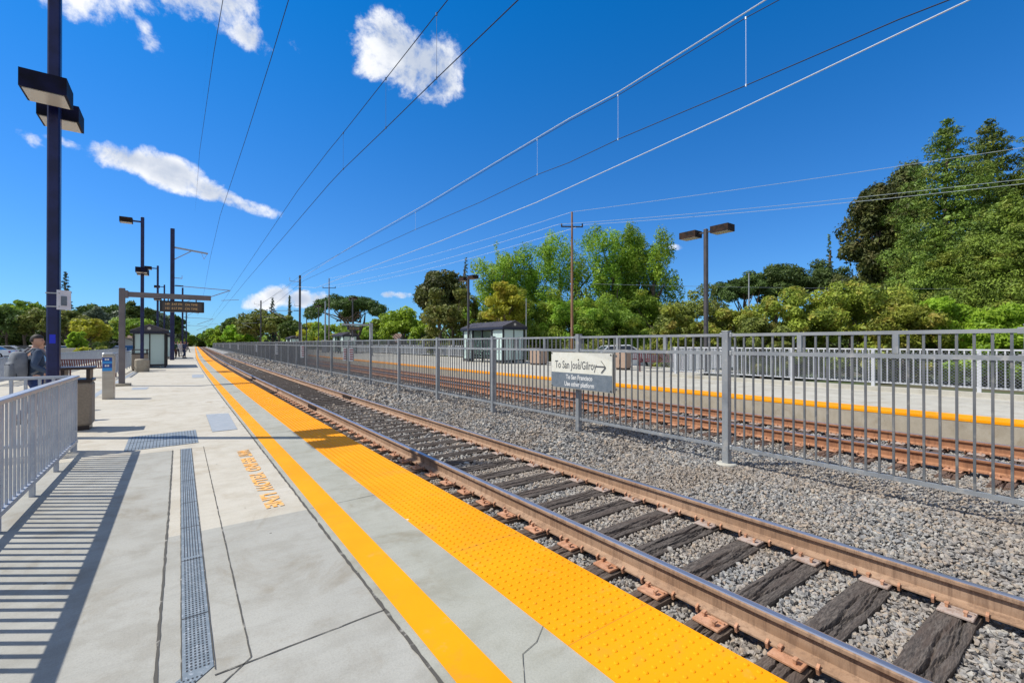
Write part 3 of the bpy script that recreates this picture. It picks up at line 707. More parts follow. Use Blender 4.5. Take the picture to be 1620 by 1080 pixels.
for i in range(108):
    y = .5 + (i - 2) * TSP; rn = random.Random(i + 500)
    t = make_tie((T2 + bend(y) + rn.uniform(-.03, .03), y, TIE_Z2), rn.randrange(6), TIE_ME2, 'reddish timber tie of the track behind the grey steel fence', 'timber ties of the far track', True, TIE_Z2)
    t.rotation_euler = (0, 0, rn.uniform(-.01, .01))
    if i < 30:
        for s in (0, 1):
            p = bpy.data.objects.new('tie_plate', pl_me[0] if s == 0 else pl_me[1]); COL.objects.link(p); p.parent = t
            if i < (22 if t.location.x < 6 else 12):
                for b5 in sp_me[s]: q = bpy.data.objects.new('spike', b5); COL.objects.link(q); q.parent = p
m = MB()
for (T, z0, ia, mm) in ((T1, TIE_Z1, 189, 700), (T2, TIE_Z2, 106, 700)):
    for i in range(ia, ia + 330):
        y = (TY0 if T == T1 else .5) + i * TSP; m.box(T - 1.28 + bend(y), T + 1.28 + bend(y), y - .11, y + .11, z0 - .15, z0)
tag(m.build('distant_ties', M['tie2']), 'rows of far off timber ties running to the vanishing point', 'railway ties', kind='stuff')

# ------------------------------------------------------------------ rails
HP = [(-.075, 0), (.075, 0), (.075, .010), (.030, .024), (.0095, .034), (.0090, .120), (.014, .130), (.036, .137), (.037, .158), (.033, .1665)]
RYS = [-6] + fr(-4, 12, 4) + fr(14, 70, 28) + fr(76, 700, 60)
def rail(T, side, RZ, label, mside, anchors_out):
    x = T + side * .7525; z = RZ - .172
    prof = [(x + a, z + b) for a, b in HP] + [(x - a, z + b) for a, b in reversed(HP) if a > 0 and (a, b) not in ((.075, 0),)] 
    prof = [(x + a, z + b) for a, b in HP[1:]] + [(x - a, z + b) for a, b in reversed(HP[1:])]
    o = MB().extr(prof, RYS).build('steel_rail', mside); tag(o, label, 'rail')
    top = [(x - .031, RZ - .0060), (x - .022, RZ - .001), (x, RZ), (x + .022, RZ - .001), (x + .031, RZ - .0060)]
    MB().extr(top, RYS).build('running_surface', M['rail_top'], o)
    for i in range(46 if T == T1 else 30):
        y = (TY0 if T == T1 else .5) + (i - 1) * TSP; b = bend(y)
        for dy in (-.145, .135):
            a = MB()
            for s in ((-1, 1)):
                px = x + b + s * .078
                a.bar((px, y + dy, z - .022), (px + s * .012, y + dy, z + .014), .016, .012); a.bar((px + s * .012, y + dy, z + .014), (px - s * .012, y + dy, z + .030), .016, .010)
            a.bar((x + b - .085, y + dy, z - .018), (x + b + .085, y + dy, z - .018), .014, .010)
            a.build('rail_anchor', M['plate'], o)
    return o
r1 = rail(T1, -1, RZ1, 'rusty steel rail nearest the yellow platform edge', M['rail_side'], True)
r2 = rail(T1, 1, RZ1, 'rusty steel rail of the near track on the side of the grey fence', M['rail_side'], True)
r3 = rail(T2, -1, RZ2, 'red brown rail just behind the grey fence, nearer of the far track', M['rust2'], True)
r4 = rail(T2, 1, RZ2, 'red brown rail next to the far platform wall', M['rust2'], True)
# bolted joint bars on the near rails
for (rl, T, side, yj) in ((r1, T1, -1, 13.7), (r1, T1, -1, 26.5), (r2, T1, 1, 15.6)):
    m = MB(); x = T + side * .7525 + bend(yj); z = RZ1 - .172
    for s in (-1, 1):
        m.box(x + s * .012, x + s * .040, yj - .45, yj + .45, z + .02, z + .125)
        for k in range(6): m.tube([(x + s * .03, yj - .38 + k * .15, z + .07), (x + s * .065, yj - .38 + k * .15, z + .07)], .016, 6)
    m.build('joint_bar', M['trash_dark'], rl)

# ------------------------------------------------------------------ centre fence
FX = 6.4; FZ = -.255
FENCE_Y = [-2.3, .57, 3.5, 6.53] + [6.53 + 3.06 * k for k in range(1, 66)]
def centre_fence():
    F = tag(MB().extr([(FX - .022, 1.60), (FX + .022, 1.60), (FX + .022, 1.64), (FX - .022, 1.64)], [-2.3] + [y for y in YS if 0 < y < 205] + [FENCE_Y[-1]]).build('steel_fence', M['steel_light']),
            'long slate grey steel picket fence running between the two tracks', 'fence')
    yse = [-2.3] + [y for y in YS if 0 < y < 205] + [FENCE_Y[-1]]
    MB().extr([(FX - .022, 1.335), (FX + .022, 1.335), (FX + .022, 1.385), (FX - .022, 1.385)], yse).build('middle_rail', M['steel_light'], F)
    MB().extr([(FX - .022, -.015), (FX + .022, -.015), (FX + .022, .03), (FX - .022, .03)], yse).build('bottom_rail', M['steel_light'], F)
    for k, y in enumerate(FENCE_Y):
        b = bend(y); m = MB(); m.cbox((FX + b, y, (FZ + 1.672) / 2), (.095, .095, 1.672 - FZ), .006)
        m.cbox((FX + b, y, 1.676), (.102, .102, .012), .003)
        p = m.build('post', M['steel_light'], F)
        if y < 30:
            if 3 < y < 4: q = MB(); q.lathe([(.14, -.02), (.14, .015), (.125, .03)], 20, (FX + b, y, FZ)); q.build('footing', M['conc_far'], p)
            for zz in (1.36, 0.008, 1.62):
                for s in (-1, 1): c = MB(); c.cbox((FX + b, y + s * .065, zz), (.056, .05, .062), .004); c.build('bracket', M['steel_light'], p)
    cnt = 0; rest = MB()
    for a, c in zip(FENCE_Y[:-1], FENCE_Y[1:]):
        n = 23
        for i in range(1, n):
            y = a + (c - a) * i / n; b = bend(y)
            if a > -1 and cnt < 100:
                m = MB(); m.cbox((FX + b, y, .80), (.021, .021, 1.62)); m.build('picket', M['steel_fence'], F); cnt += 1
            else:
                if y < 80 or i % 2: rest.cbox((FX + b, y, .80), (.021, .021 if y < 80 else .034, 1.62))
        for f in (.34, .67):
            y = a + (c - a) * f; rest.cbox((FX + bend(y), y, 1.50), (.05, .05, .21)) if y > 60 else MB().cbox((FX + bend(y), y, 1.495), (.045, .05, .21)).build('spacer_block', M['steel_light'], F)
    r = rest.build('far_pickets', M['steel_fence'], F); r['kind'] = 'stuff'
centre_fence()

# direction sign on the fence
def dir_sign():
    W, H = 1.66, .72; yc = 6.32; zc = .97; xf = FX - .17
    s = thing('direction_sign', 'cream and slate platform sign reading To San José/Gilroy bolted to the grey fence', 'sign', (xf, yc, zc))
    MB().box(-.008, .004, -W / 2, W / 2, -H / 2, H / 2).build('frame', M['sign_frame'], s)
    MB().box(-.012, -.0085, -W / 2 + .014, W / 2 - .014, -H / 2 + .31, H / 2 - .014).build('upper_panel', M['sign_cream'], s)
    MB().box(-.012, -.0085, -W / 2 + .014, W / 2 - .014, -H / 2 + .014, -H / 2 + .309).build('lower_panel', M['sign_grey'], s)
    m = MB(); m.box(.02, .07, -W / 2 - .0, -W / 2 + .04, -H / 2 + .0, H / 2 - .0); m.box(.02, .07, W / 2 - .06, W / 2 - .02, -H / 2 + .03, H / 2 - .03)
    m.box(.075, .11, -W / 2, W / 2, H / 2 - .08, H / 2 - .04); m.box(.075, .11, -W / 2, W / 2, -H / 2 + .04, -H / 2 + .08); m.build('bracket', M['sign_frame'], s)
    base = Matrix.Rotation(-pi / 2, 4, 'Z') @ Matrix.Rotation(pi / 2, 4, 'X')          # text facing -X, reading towards -Y
    def put(txt, size, y, z, mt, sx): return lettering('lettering', txt, size, mt, Matrix.Translation((-.0135, y, z)) @ base, s, .0008, sx, bold=.0018)
    put('To San José/Gilroy', .215, .13, .10, M['sign_text'], .70)
    put('To San Francisco', .125, .02, -.135, M['white'], .83)
    put('Use other platform', .125, .02, -.27, M['white'], .83)
    m = MB(); y = -.55; m.box(-.0135, -.0125, y - .10, y + .12, .085, .115)
    for sg in (-1, 1): m.bar((-.013, y - .12, .10), (-.013, y - .01, .10 + sg * .11), .036, .001)
    a = MB(); a.v = [(p[0], p[1], p[2]) for p in m.v]; a.f = m.f; a.build('arrow', M['sign_text'], s)
    for (y, z) in ((.80, .33), (-.79, .32), (.80, -.33), (-.79, -.33), (.03, .215), (.03, -.205)):
        MB().tube([(-.012, y, z), (-.02, y, z)], .014, 8).build('bolt', M['bolt'], s)
dir_sign()
# warning plates on the far stretch of the fence
def warn(u, w, h, z, label, two=False, k=0):
    y, _ = on_plane(u, 560, FX); x = FX + bend(y) - .04; y -= .08; w = {.42: .22, .62: .34, .6: .34}[w]; h = min(h, .85)
    o = thing('warning_sign', label, 'sign', (x, y, z), pi / 2 - .25, 'white plates along the grey fence')
    MB().cbox((0, 0, 0), (.01, w, h), .002).build('plate', M['white'], o)
    m = MB(); rn = random.Random(k)
    for i in range(5):
        ww = w * rn.uniform(.5, .8) / 2; zz = h / 2 - h * (i + .8) / 5.8; m.box(-.0065, -.0055, -ww, ww, zz - h * .035, zz + h * .035)
    m.build('lettering', M['red'] if k % 2 == 0 else M['sign_text'], o)
warn(556.5, .42, .62, .98, 'white plate with red lettering, right one of the touching pair on the fence', k=0)
warn(547, .42, .62, .98, 'white plate with red lettering, left one of the touching pair on the fence', k=2)
warn(480.5, .62, .8, .98, 'white notice with red lettering on the fence left of the touching pair', k=4)
warn(440, .62, .9, 1.02, 'white notice with dark lines on the fence below the tall catenary mast', k=5)
for k, (u, l) in enumerate(((408, 'single white plate on the fence between two far notices'), (378.5, 'small white plate far along the fence, fourth from its near notices'), (365, 'small white plate far along the fence, fifth from its near notices'),
        (354, 'small white plate far along the fence, sixth from its near notices'), (347.5, 'small white plate furthest but one along the fence'), (342, 'small white plate furthest along the fence'))): warn(u, .6, .8, 1.0, l, k=7 + 2 * k)

# ------------------------------------------------------------------ near picket railing
def railing(name, label, p, q, post_sp, mt, z0=0.0, H=1.055, pk=.112, feet=.12, pkt=.018, post=.05, topm=None, broad=.06, pkd=None, postlen=None, group=None, ys=None):
    """straight railing from p to q (x, y) as one thing"""
    p = Vector((p[0], p[1], 0)); q = Vector((q[0], q[1], 0)); L = (q - p).length; t = (q - p).normalized()
    o = thing(name, label, 'railing', (p.x, p.y, z0), atan2(t.y, t.x), group)
    m = MB(); m.cbox((L / 2, 0, H - .02), (L, broad, .04), .006); m.build('top_rail', topm or mt, o)
    MB().cbox((L / 2, 0, feet + .02), (L, .045, .04)).build('bottom_rail', mt, o)
    ns = ys or [i * post_sp for i in range(int(L / post_sp) + 1)]
    for s in ns: m = MB(); m.cbox((s, 0, (H - .04) / 2), (post, post * .8, H - .04)); m.build('post', mt, o)
    n = int(L / pk); rest = MB(); cnt = 0
    for i in range(n):
        s = (i + .5) * L / n
        if any(abs(s - a) < .04 for a in ns): continue
        if cnt < 100: m = MB(); m.cbox((s, 0, (feet + H) / 2), (pkt, pkd or pkt * 1.3, H - feet - .06)); m.build('picket', mt, o); cnt += 1
        else: rest.cbox((s, 0, (feet + H) / 2), (pkt, pkt, H - feet - .06))
    if rest.v: r = rest.build('far_pickets', mt, o); r['kind'] = 'stuff'
    return o
railing('picket_railing', 'pale steel picket railing along the platform at the left, casting a striped shadow', (-1.17, 8.70), (-1.17, 1.6), 1.07, M['rail_paint'], topm=M['rail_top_tan'], ys=[.06] + [.17 + 1.07 * k for k in range(1, 7)], pkt=.032, pkd=.014, pk=.118, broad=.075)
railing('picket_railing', 'pale steel picket railing turning away behind the near corner, in front of the walker', (-1.20, 8.72), (-7.0, 8.72), 1.4, M['rail_paint'], pkt=.030, pk=.13, broad=.05, post=.055)
railing('picket_railing', 'pale picket railing between the display gantry post and the bus style shelter', (-2.45, 26.5), (-2.45, 47), 1.5, M['rail_paint'], z0=0, pk=.15)
railing('picket_railing', 'long pale picket railing behind the maroon benches, bordering the parking lot', (-5.6, 25), (-5.6, 84), 2.0, M['rail_paint'], z0=-.1, pk=.2, pkt=.05)
# ------------------------------------------------------------------ lamp poles
def lamp_head(parent, x, y, z, sx=.55, sy=.62, h=.26, mt=None):
    hd = MB().prism([(x - sx / 2, z), (x + sx / 2, z), (x + sx / 2 + .0, z + h), (x - sx / 2 - .0, z + h)], 'y', y - sy / 2, y + sy / 2).build('lamp_head', mt or M['bronze'], parent)
    MB().box(x - sx / 2 + .03, x + sx / 2 - .03, y - sy / 2 + .03, y + sy / 2 - .03, z - .012, z + .004).build('lens', M['lens'], hd)
    return hd
def near_lamp(label, loc, top=8.1):
    o = thing('lamp_post', label, 'lamp post', loc, 0, 'lamp posts along the near platform')
    m = MB(); m.cbox((0, 0, top / 2), (.15, .15, top), .02); m.cbox((0, 0, .02), (.34, .34, .04), .01); m.build('pole', M['navy'], o)
    lamp_head(o, 0, -.50, 5.17, .50, .52, .26, M['head_navy']); lamp_head(o, 0, .50, 5.17, .50, .52, .26, M['head_navy'])
    MB().bar((0, -.4, 5.32), (0, .4, 5.32), .06).build('arm', M['navy'], o)
    MB().bar((0, 0, top - .25), (-.42, 0, top - .25), .06, .08).build('arm', M['navy'], o)
    lamp_head(o, -.66, 0, top - .38, .52, .5, .25, M['bronze'])
    return o
lp = near_lamp('navy blue lamp post with two box heads standing at the left beside the walker', (-1.62, 10.1, 0), 8.1)
# notice plate strapped to the nearest lamp post
nb = thing('notice_plate', 'small white notice plate strapped to the nearest navy lamp post', 'notice', (-1.62, 10.1, 2.19))
MB().bar((.05, -.09, 0), (.19, .05, 0), .012, .31).build('plate', M['paper'], nb)
MB().bar((.095, -.061, -.015), (.150, -.006, -.015), .012, .15).build('print', M['sign_grey'], nb)
MB().cbox((0, 0, .10), (.165, .165, .018)).build('strap', M['galv'], nb); MB().cbox((0, 0, -.11), (.165, .165, .018)).build('strap', M['galv'], nb)
m = MB(); m.box(-1.655, -1.585, 10.0215, 10.0245, 1.50, 1.64); tag(m.build('blue_sticker', mat('sticker_blue', (.005, .02, .55), .4)), 'bright blue sticker on the nearest navy lamp post', 'sticker')
near_lamp('navy lamp post rising from a round concrete foot in front of the near shelter', (-1.62, 30.9, .0), 8.15)
near_lamp('navy lamp post beyond the near shelter, second behind the concrete foot', (-1.55, 49.0, 0), 8.1)
near_lamp('navy lamp post far down the platform, smallest of the blue posts', (-1.45, 64.5, 0), 8.1)
near_lamp('navy lamp post at the far end of the near platform, beyond the others', (-1.2, 92, 0), 8.1)
m = MB(); m.lathe([(.30, 0), (.31, .05), (.31, .62), (.27, .68), (.12, .69)], 28, (-1.62, 30.9, 0)); f = m.build('lamp_footing', M['conc_wall'], smooth=False); tag(f, 'round pale concrete footing around the foot of a navy lamp post', 'footing')

# ------------------------------------------------------------------ platform furniture
def trash_can(label, loc, rz, mt, s=.42, h=.865, hood=True):
    o = thing('trash_can', label, 'trash can', loc, rz)
    MB().cbox((0, 0, .04), (s - .06, s - .06, .08)).build('base', M['trash_dark'], o)
    m = MB(); m.cbox((0, 0, .08 + (h - .12) / 2), (s, s, h - .12), .03); m.build('body', mt, o)
    MB().cbox((0, 0, h - .01), (s + .02, s + .02, .05), .01).build('rim', M['trash_dark'], o)
    if hood:
        m = MB()
        for a in (-1, 1): m = MB(); m.cbox((a * (s / 2 - .05), 0, h + .10), (.05, s - .06, .17)); m.build('hood_support', M['trash_dark'], o)
        MB().cbox((0, 0, h + .205), (s + .05, s + .05, .045), .012).build('hood', M['trash_dark'], o)
    return o
trash_can('brown trash can with a dark raised hood at the end of the near railing', (-1.45, 10.90, 0), 0, M['trash'])
trash_can('tan trash can with dark hood frame standing behind the concrete lamp footing', (-1.78, 32.4, 0), 0, M['trash'], .7, .95)
# ticket validator
v = thing('ticket_machine', 'slim steel ticket machine with blue labels standing by the railing', 'ticket machine', (-1.56, 16.4, 0))
MB().cbox((0, 0, .59), (.25, .26, 1.18), .012).build('body', M['steel_box'], v)
MB().cbox((0, 0, 1.215), (.262, .28, .07), .03).build('cap', M['galv'], v)
MB().box(-.12, -.02, -.1335, -.1315, .0 + 1.02, 1.12).build('label', M['blue_label'], v)
MB().box(-.12, .08, -.1345, -.1325, .96, 1.02).build('label', M['cyan_label'], v)
MB().box(-.12, .08, -.1335, -.1315, .84, .955).build('label', M['blue_label'], v)
MB().box(-.12, .08, -.1345, -.1325, .76, .84).build('label', M['cyan_label'], v)
MB().box(-.02, .08, -.1335, -.1315, .0 + 1.02, 1.12).build('label', M['blue_label'], v)
m = MB()
for z in (1.07, .90):
    for x in (-.05, .0): m.box(x - .018, x + .018, -.1385, -.1365, z - .022, z + .022)
m.build('print', M['white'], v)
# departure display on a gantry
def display(label, loc, d=1, group=None, mt=None, arm=2.62, txt=True, top=3.45, cat='display', post=.17):
    o = thing('departure_display', label, 'display sign', loc, 0, group); mt = mt or M['taupe']
    m = MB(); m.cbox((0, 0, top / 2), (post, post, top), .012); m.build('post', mt, o)
    MB().cbox((0, 0, .04), (.5, .42, .10), .02).build('footing', M['conc_wall'], o)
    m = MB(); m.box(min(.04, d * arm), max(.04, d * arm), -.07, .07, top - .30, top - .12); m.cbox((d * .12, 0, top - .21), (.1, .2, .26), .01); m.build('arm', mt, o)
    xa, xb = sorted((d * 1.05, d * 2.40)); b = MB(); b.cbox(((xa + xb) / 2, 0, top - .58), (xb - xa, .22, .40), .015); b = b.build('display_box', M['black'], o)
    MB().box(xa + .08, xb - .08, -.1145, -.1115, top - .735, top - .43).build('screen', M['led'], b)
    m = MB(); m.bar((xa + .25, 0, top - .30), (xa + .25, 0, top - .39), .04); m.bar((xb - .25, 0, top - .30), (xb - .25, 0, top - .39), .04); m.build('hanger', mt, o)
    amber = bpy.data.materials.get('amber_led')
    if not amber:
        amber = mat('amber_led', (.42, .30, .14), .5); bs = amber.node_tree.nodes['Principled BSDF']
        bs.inputs['Emission Color'].default_value = (1, .52, .16, 1); bs.inputs['Emission Strength'].default_value = .12
    for k, t in enumerate(('149  3:47 PM   ON TIME', '143  4:17 PM   ON TIME')):
        lettering('lettering', t, .115, amber, Matrix.Translation(((xa + xb) / 2 - .03, -.1165, top - .505 - k * .155)) @ Matrix.Rotation(pi / 2, 4, 'X'), b, .0006, .85)
    return o
display('dark departure display hanging from a taupe gantry arm over the near platform', (-1.66, 21.1, 0))
# ------------------------------------------------------------------ shelters
def shelter(label, loc, L, W, group, open_side=1, H=2.35):
    """long side along local y, ridge along y"""
    o = thing('platform_shelter', label, 'shelter', loc, 0, group)
    xs = (0, W); n = 4
    for i in range(n + 1):
        for x in xs: MB().cbox((x, L * i / n, H / 2), (.09, .09, H)).build('post', M['black'], o)
    MB().cbox((W / 2, 0, H / 2), (.06, .06, H)).build('post', M['black'], o); MB().cbox((W / 2, L, H / 2), (.06, .06, H)).build('post', M['black'], o)
    for yy in (0, L):
        for a, b in ((0.045, W / 2 - .03), (W / 2 + .03, W - .045)):
            p = MB().box(a, b, yy - .008, yy + .008, .22, H - .08).build('glass_panel', M['frosted'], o)
            MB().box(a, b, yy - .03, yy + .03, .15, .22).build('panel_frame', M['black'], p)
    for i in range(n):
        for x in xs:
            if x == xs[open_side] and i in (1, 2): continue
            p = MB().box(x - .008, x + .008, L * i / n + .045, L * (i + 1) / n - .045, .22, H - .08).build('glass_panel', M['frosted'], o)
            MB().box(x - .03, x + .03, L * i / n + .045, L * (i + 1) / n - .045, .15, .22).build('panel_frame', M['black'], p)
    e = .16; z = H
    r = MB().prism([(-e, z + .10), (W + e, z + .10), (W + e, z + .13), (W / 2 + .02, z + .50), (W / 2 - .02, z + .50), (-e, z + .13)], 'y', -e, L + e).build('roof', M['roof_metal'], o)
    m = MB(); m.box(-e - .02, W + e + .02, -e - .02, L + e + .02, z - .04, z + .098); m.build('fascia', M['roof_blue'], o)
    m = MB()
    for i in range(int(L / .4) + 2):
        y = -e + .05 + i * .4
        if y > L + e: break
        m.bar((-e, y, z + .145), (W / 2, y, z + .515), .03, .03); m.bar((W + e, y, z + .145), (W / 2, y, z + .515), .03, .03)
    m.build('roof_seams', M['seam'], r)
    MB().lathe([(.09, 0), (.09, .012)], 14).build('emblem', M['lens'], r); em = KIDS(r)[-1]; em.rotation_euler = (pi / 2, 0, 0); em.location = (W / 2 - .02, -e - .002, z + .26)
    b = MB().box(W * .2, W * .55, .4, L - .4, .42, .47).build('bench_seat', M['black'], o)
    return o
shelter('dark framed frosted glass shelter on the near platform behind the concrete footing', (-2.25, 35.5, 0), 4.6, 1.5, 'glass shelters on the near platform', H=2.15)
shelter('dark framed glass shelter further along the near platform, behind the first shelter', (-2.1, 55, 0), 4.6, 1.5, 'glass shelters on the near platform', H=2.2)
shelter('glass shelter with seamed dark roof on the far platform behind the fence', (16.25, 23.2, P2Z + .03), 4.9, 1.6, 'glass shelters on the far platform', open_side=0, H=2.2)
shelter('small looking glass shelter far along the far platform under the tall catenary mast', (16.4, 58, P2Z + .03), 4.9, 1.6, 'glass shelters on the far platform', open_side=0, H=2.2)
shelter('smallest shelter visible, farthest along the far platform', (16.6, 92, P2Z + .03), 4.9, 1.6, 'glass shelters on the far platform', open_side=0, H=2.2)

def bench(label, loc, rz, L=1.8, group=None):
    o = thing('slatted_bench', label, 'bench', loc, rz, group)
    m = MB(); [m.box(-L / 2, L / 2, -.20 + k * .08, -.14 + k * .08, .43, .46) for k in range(6)]; m.build('seat', M['maroon'], o)
    m = MB(); n = int(L / .09)
    for i in range(n): x = -L / 2 + (i + .5) * L / n; m.bar((x, .27, .44), (x, .36, .84), .045, .02)
    m.bar((-L / 2, .365, .85), (L / 2, .365, .85), .05, .04); m.bar((-L / 2, .27, .46), (L / 2, .27, .46), .04, .04); m.build('backrest', M['maroon'], o)
    for x in (-L / 2 + .06, L / 2 - .06):
        m = MB(); m.bar((x, -.2, 0), (x, -.2, .44), .05); m.bar((x, .3, 0), (x, .3, .44), .05); m.bar((x, -.2, .41), (x, .3, .41), .05); m.build('leg', M['maroon'], o)
        m = MB(); m.bar((x, -.2, .44), (x, -.2, .65), .04); m.bar((x, -.22, .65), (x, .31, .65), .05, .03); m.build('armrest', M['maroon'], o)
    return o
gb = 'maroon slatted benches on the platforms'
bench('maroon slatted bench seen from behind, right one of the pair beyond the lamp post', (-3.4, 29.0, -.1), R(180 - 20), 1.9, gb)
bench('maroon slatted bench seen from behind, left one of the pair beyond the lamp post', (-5.2, 29.2, -.1), R(180 - 20), 1.6, gb)
bx_ = at(1045, 20.3); bench('maroon slatted bench on the far platform behind the fence, left of the white railing', (bx_[0], bx_[1], P2Z + .04), R(-50), 1.9, gb)
bx_ = at(1008, 23.3); bench('maroon slatted bench on the far platform beside the pale trash can', (bx_[0], bx_[1], P2Z + .04), R(-50), 1.5, gb)
p_ = at(986, 21.8); trash_can('pale pinkish trash can on the far platform just right of the direction sign', (p_[0], p_[1], P2Z + .04), .2, M['trash_pink'], .55, .95, False)
p_ = at(852, 27.0); trash_can('pale trash can on the far platform against the glass shelter end', (p_[0], p_[1], P2Z + .04), .2, M['trash_pink'], .75, .98, False)
p_ = at(740, 33); trash_can('pale trash can on the far platform left of the glass shelter', (p_[0], p_[1], P2Z + .04), .2, M['white'], .4, .98, False)

# far platform railing with wire mesh
def far_railing(label, x, y0, y1, z, mesh_to=None):
    o = railing('white_railing', label, (x, y0), (x, y1), 2.05, M['white_rail'], z0=z, H=1.05, pk=.135, pkt=.026, post=.075, broad=.05)
    if mesh_to:
        m = MB(); L = mesh_to - y0; s = 0; sp = .075
        while s < L:
            for sg in (1, -1):
                a = (s if sg > 0 else s + .84); b = (s + .84 if sg > 0 else s)
                m.bar((a, .03, .14), (b, .03, .98), .007, .004)
            s += sp
        m.build('wire_mesh', M['galv'], o)
    return o
far_railing('white picket railing with wire mesh along the back of the far platform at the right', 15.35, -6, 10.5, P2Z + .11, 10.5)
railing('white_railing', 'white picket railing turning back beside the maroon benches on the far platform', (15.35, 10.6), (20.3, 10.6), 1.6, M['white_rail'], z0=P2Z + .1, pk=.12, pkt=.03, post=.07)
railing('white_railing', 'pale railing at the back of the far platform left of the glass shelter', (20.4, 34), (20.4, 70), 2.0, M['white_rail'], z0=P2Z + .05, pk=.16, pkt=.04, post=.07)

def far_lamp(label, u, d, top=5.5):
    x, y = at(u, d); o = thing('lamp_post', label, 'lamp post', (x, y, P2Z + .02), 0, 'lamp posts along the far platform')
    MB().cbox((0, 0, top / 2), (.13, .13, top), .015).build('pole', M['darkpost'], o)
    MB().bar((0, -.4, top - .12), (0, .4, top - .12), .05).build('arm', M['darkpost'], o)
    a = lamp_head(o, 0, -.62, top - .24, .46, .66, .24, M['bronze']); b = lamp_head(o, 0, .62, top - .24, .46, .66, .24, M['bronze'])
    return o
far_lamp('dark lamp post with twin box heads on the far platform above the white railing', 1117, 16.6, 5.45)
far_lamp('dark lamp post with twin box heads just left of the far platform shelter', 741, 31.5, 5.9)
far_lamp('dark lamp post with twin heads rising in front of the umbrella pine crown', 558, 52, 6.5)
far_lamp('dark lamp post with twin heads at the left part of the umbrella pine', 504, 66, 6.8)
far_lamp('dark lamp post with twin heads left of the umbrella pine', 485, 80, 6.9)
# ------------------------------------------------------------------ overhead line
def mast(label, X, y, top=11.8, side=1, mt=None, arms=True, r=.13):
    o = thing('catenary_mast', label, 'mast', (X + bend(y), y, -.1), 0, 'steel masts of the overhead line'); mt = mt or M['darkpost']
    m = MB(); m.cbox((0, 0, top / 2), (2 * r, 2 * r, top), .02); m.build('pole', mt, o)
    dx = (T1 - X) if side > 0 else (T2 - X); sgn = 1 if dx > 0 else -1
    if arms:
        m = MB(); m.bar((0, 0, top - 5.1), (dx - sgn * .2, 0, top - 5.25), .06); m.bar((dx * .45, 0, top - 6.3), (dx - sgn * .2, 0, top - 5.25), .07); m.bar((dx * .8, 0, top - 6.25), (dx + sgn * .5, 0, top - 6.1), .04); m.build('cantilever', M['galv'], o)
        m = MB(); m.tube([(sgn * .2, 0, top - 5.1), (sgn * .8, 0, top - 5.11)], .06, 8); m.build('insulator', M['trash_dark'], o)
        if side > 0:
            m = MB(); m.bar((0, 0, top - 1.65), (2.65, 0, top - 1.95), .10, .14); m.bar((.05, 0, top - 2.8), (1.4, 0, top - 1.85), .07); m.build('bracket_arm', M['galv'], o)
            m = MB(); m.bar((2.15, 0, top - 1.95), (2.35, 0, top - 2.5), .03); m.bar((2.6, 0, top - 1.95), (2.35, 0, top - 2.5), .03); m.build('insulator', M['galv'], o)
        else:
            m = MB(); m.bar((0, 0, top - .95), (-1.35, 0, top - .9), .06); m.bar((-1.33, 0, top - .9), (-1.33, 0, top - .4), .05); m.bar((0, 0, top - 2.15), (1.0, 0, top - 2.15), .05); m.build('bracket_arm', M['galv'], o)
        m = MB(); m.bar((0, 0, top - 4.4), (sgn * .7, 0, top - 4.42), .06); m.bar((sgn * .7, 0, top - 4.42), (sgn * .7, 0, top - 4.15), .04); m.build('bracket', M['galv'], o)
    return o
mast('dark steel mast with bracket arm over the near platform behind the display', -.85, 51, 11.9, 1, M['navy'], r=.16)
mast('second dark steel mast on the near platform, largely behind the first', -.85, 97, 11.2, 1, M['navy'])
mast('third dark steel mast on the near platform side, very small', -.85, 140, 11.2, 1, M['navy'])
mlab = ['tallest looking dark steel mast behind the fence left of the umbrella pine', 'dark steel mast behind the fence in front of the olive trees', 'dark steel mast left of the olive trees', 'small dark mast, third to the left of the olive trees', 'tiny mast, fourth to the left of the olive trees', 'tiny mast nearest the vanishing point', 'faint mast beyond all others']
for (y, l) in zip((71, 118, 165, 208, 252, 300, 360), mlab): mast(l, 13.3, y, 11.4, -1)

def wire(name, label, pts3, r, mt, group=None, kind='cable'):
    o = MB().tube(pts3, r, 5).build(name, mt); return tag(o, label, kind, group)
def plane_pts(px, X): 
    out = []
    for u, v in px: y, z = on_plane(u, v, X); out.append((X + bend(y), y, z))
    return out
# near track: messenger and contact wire with droppers
mess1 = plane_pts([(706.7, 0), (690.4, 20.7), (610.4, 123), (543, 209), (520, 237), (470, 302)], T1)
cont1 = plane_pts([(818, 0), (689, 124.5), (607.5, 204.5), (540, 269.7), (520, 291)], T1)
def extend(pts, z_end, Ys, X, back=True):
    """carry a measured wire on to the far masts, and back over the camera"""
    P = list(pts); y, z = P[-1][1], P[-1][2]
    for yy_, zz in Ys:
        if yy_ > y + 2: P.append((X + bend(yy_), yy_, zz))
    if back:
        a, b = P[0], P[1]; t = 2.5; P.insert(0, tuple(a[i] + (a[i] - b[i]) * t for i in range(3)))
    return P
far1 = [(30, 0), (51, 6.55), (97, 6.4), (140, 6.4), (250, 6.4)]
M1 = extend(mess1, 0, [(40, 7.1), (51, 6.95), (74, 6.7), (97, 6.95), (118, 6.6), (140, 6.95), (250, 6.7)], T1)
C1 = extend(cont1, 0, [(40, 6.1), (51, 5.95), (97, 5.9), (140, 5.9), (250, 5.9)], T1)
def zon(P, y):
    for a, b in zip(P[:-1], P[1:]):
        if a[1] <= y <= b[1]: t = (y - a[1]) / (b[1] - a[1]); return tuple(a[i] + (b[i] - a[i]) * t for i in range(3))
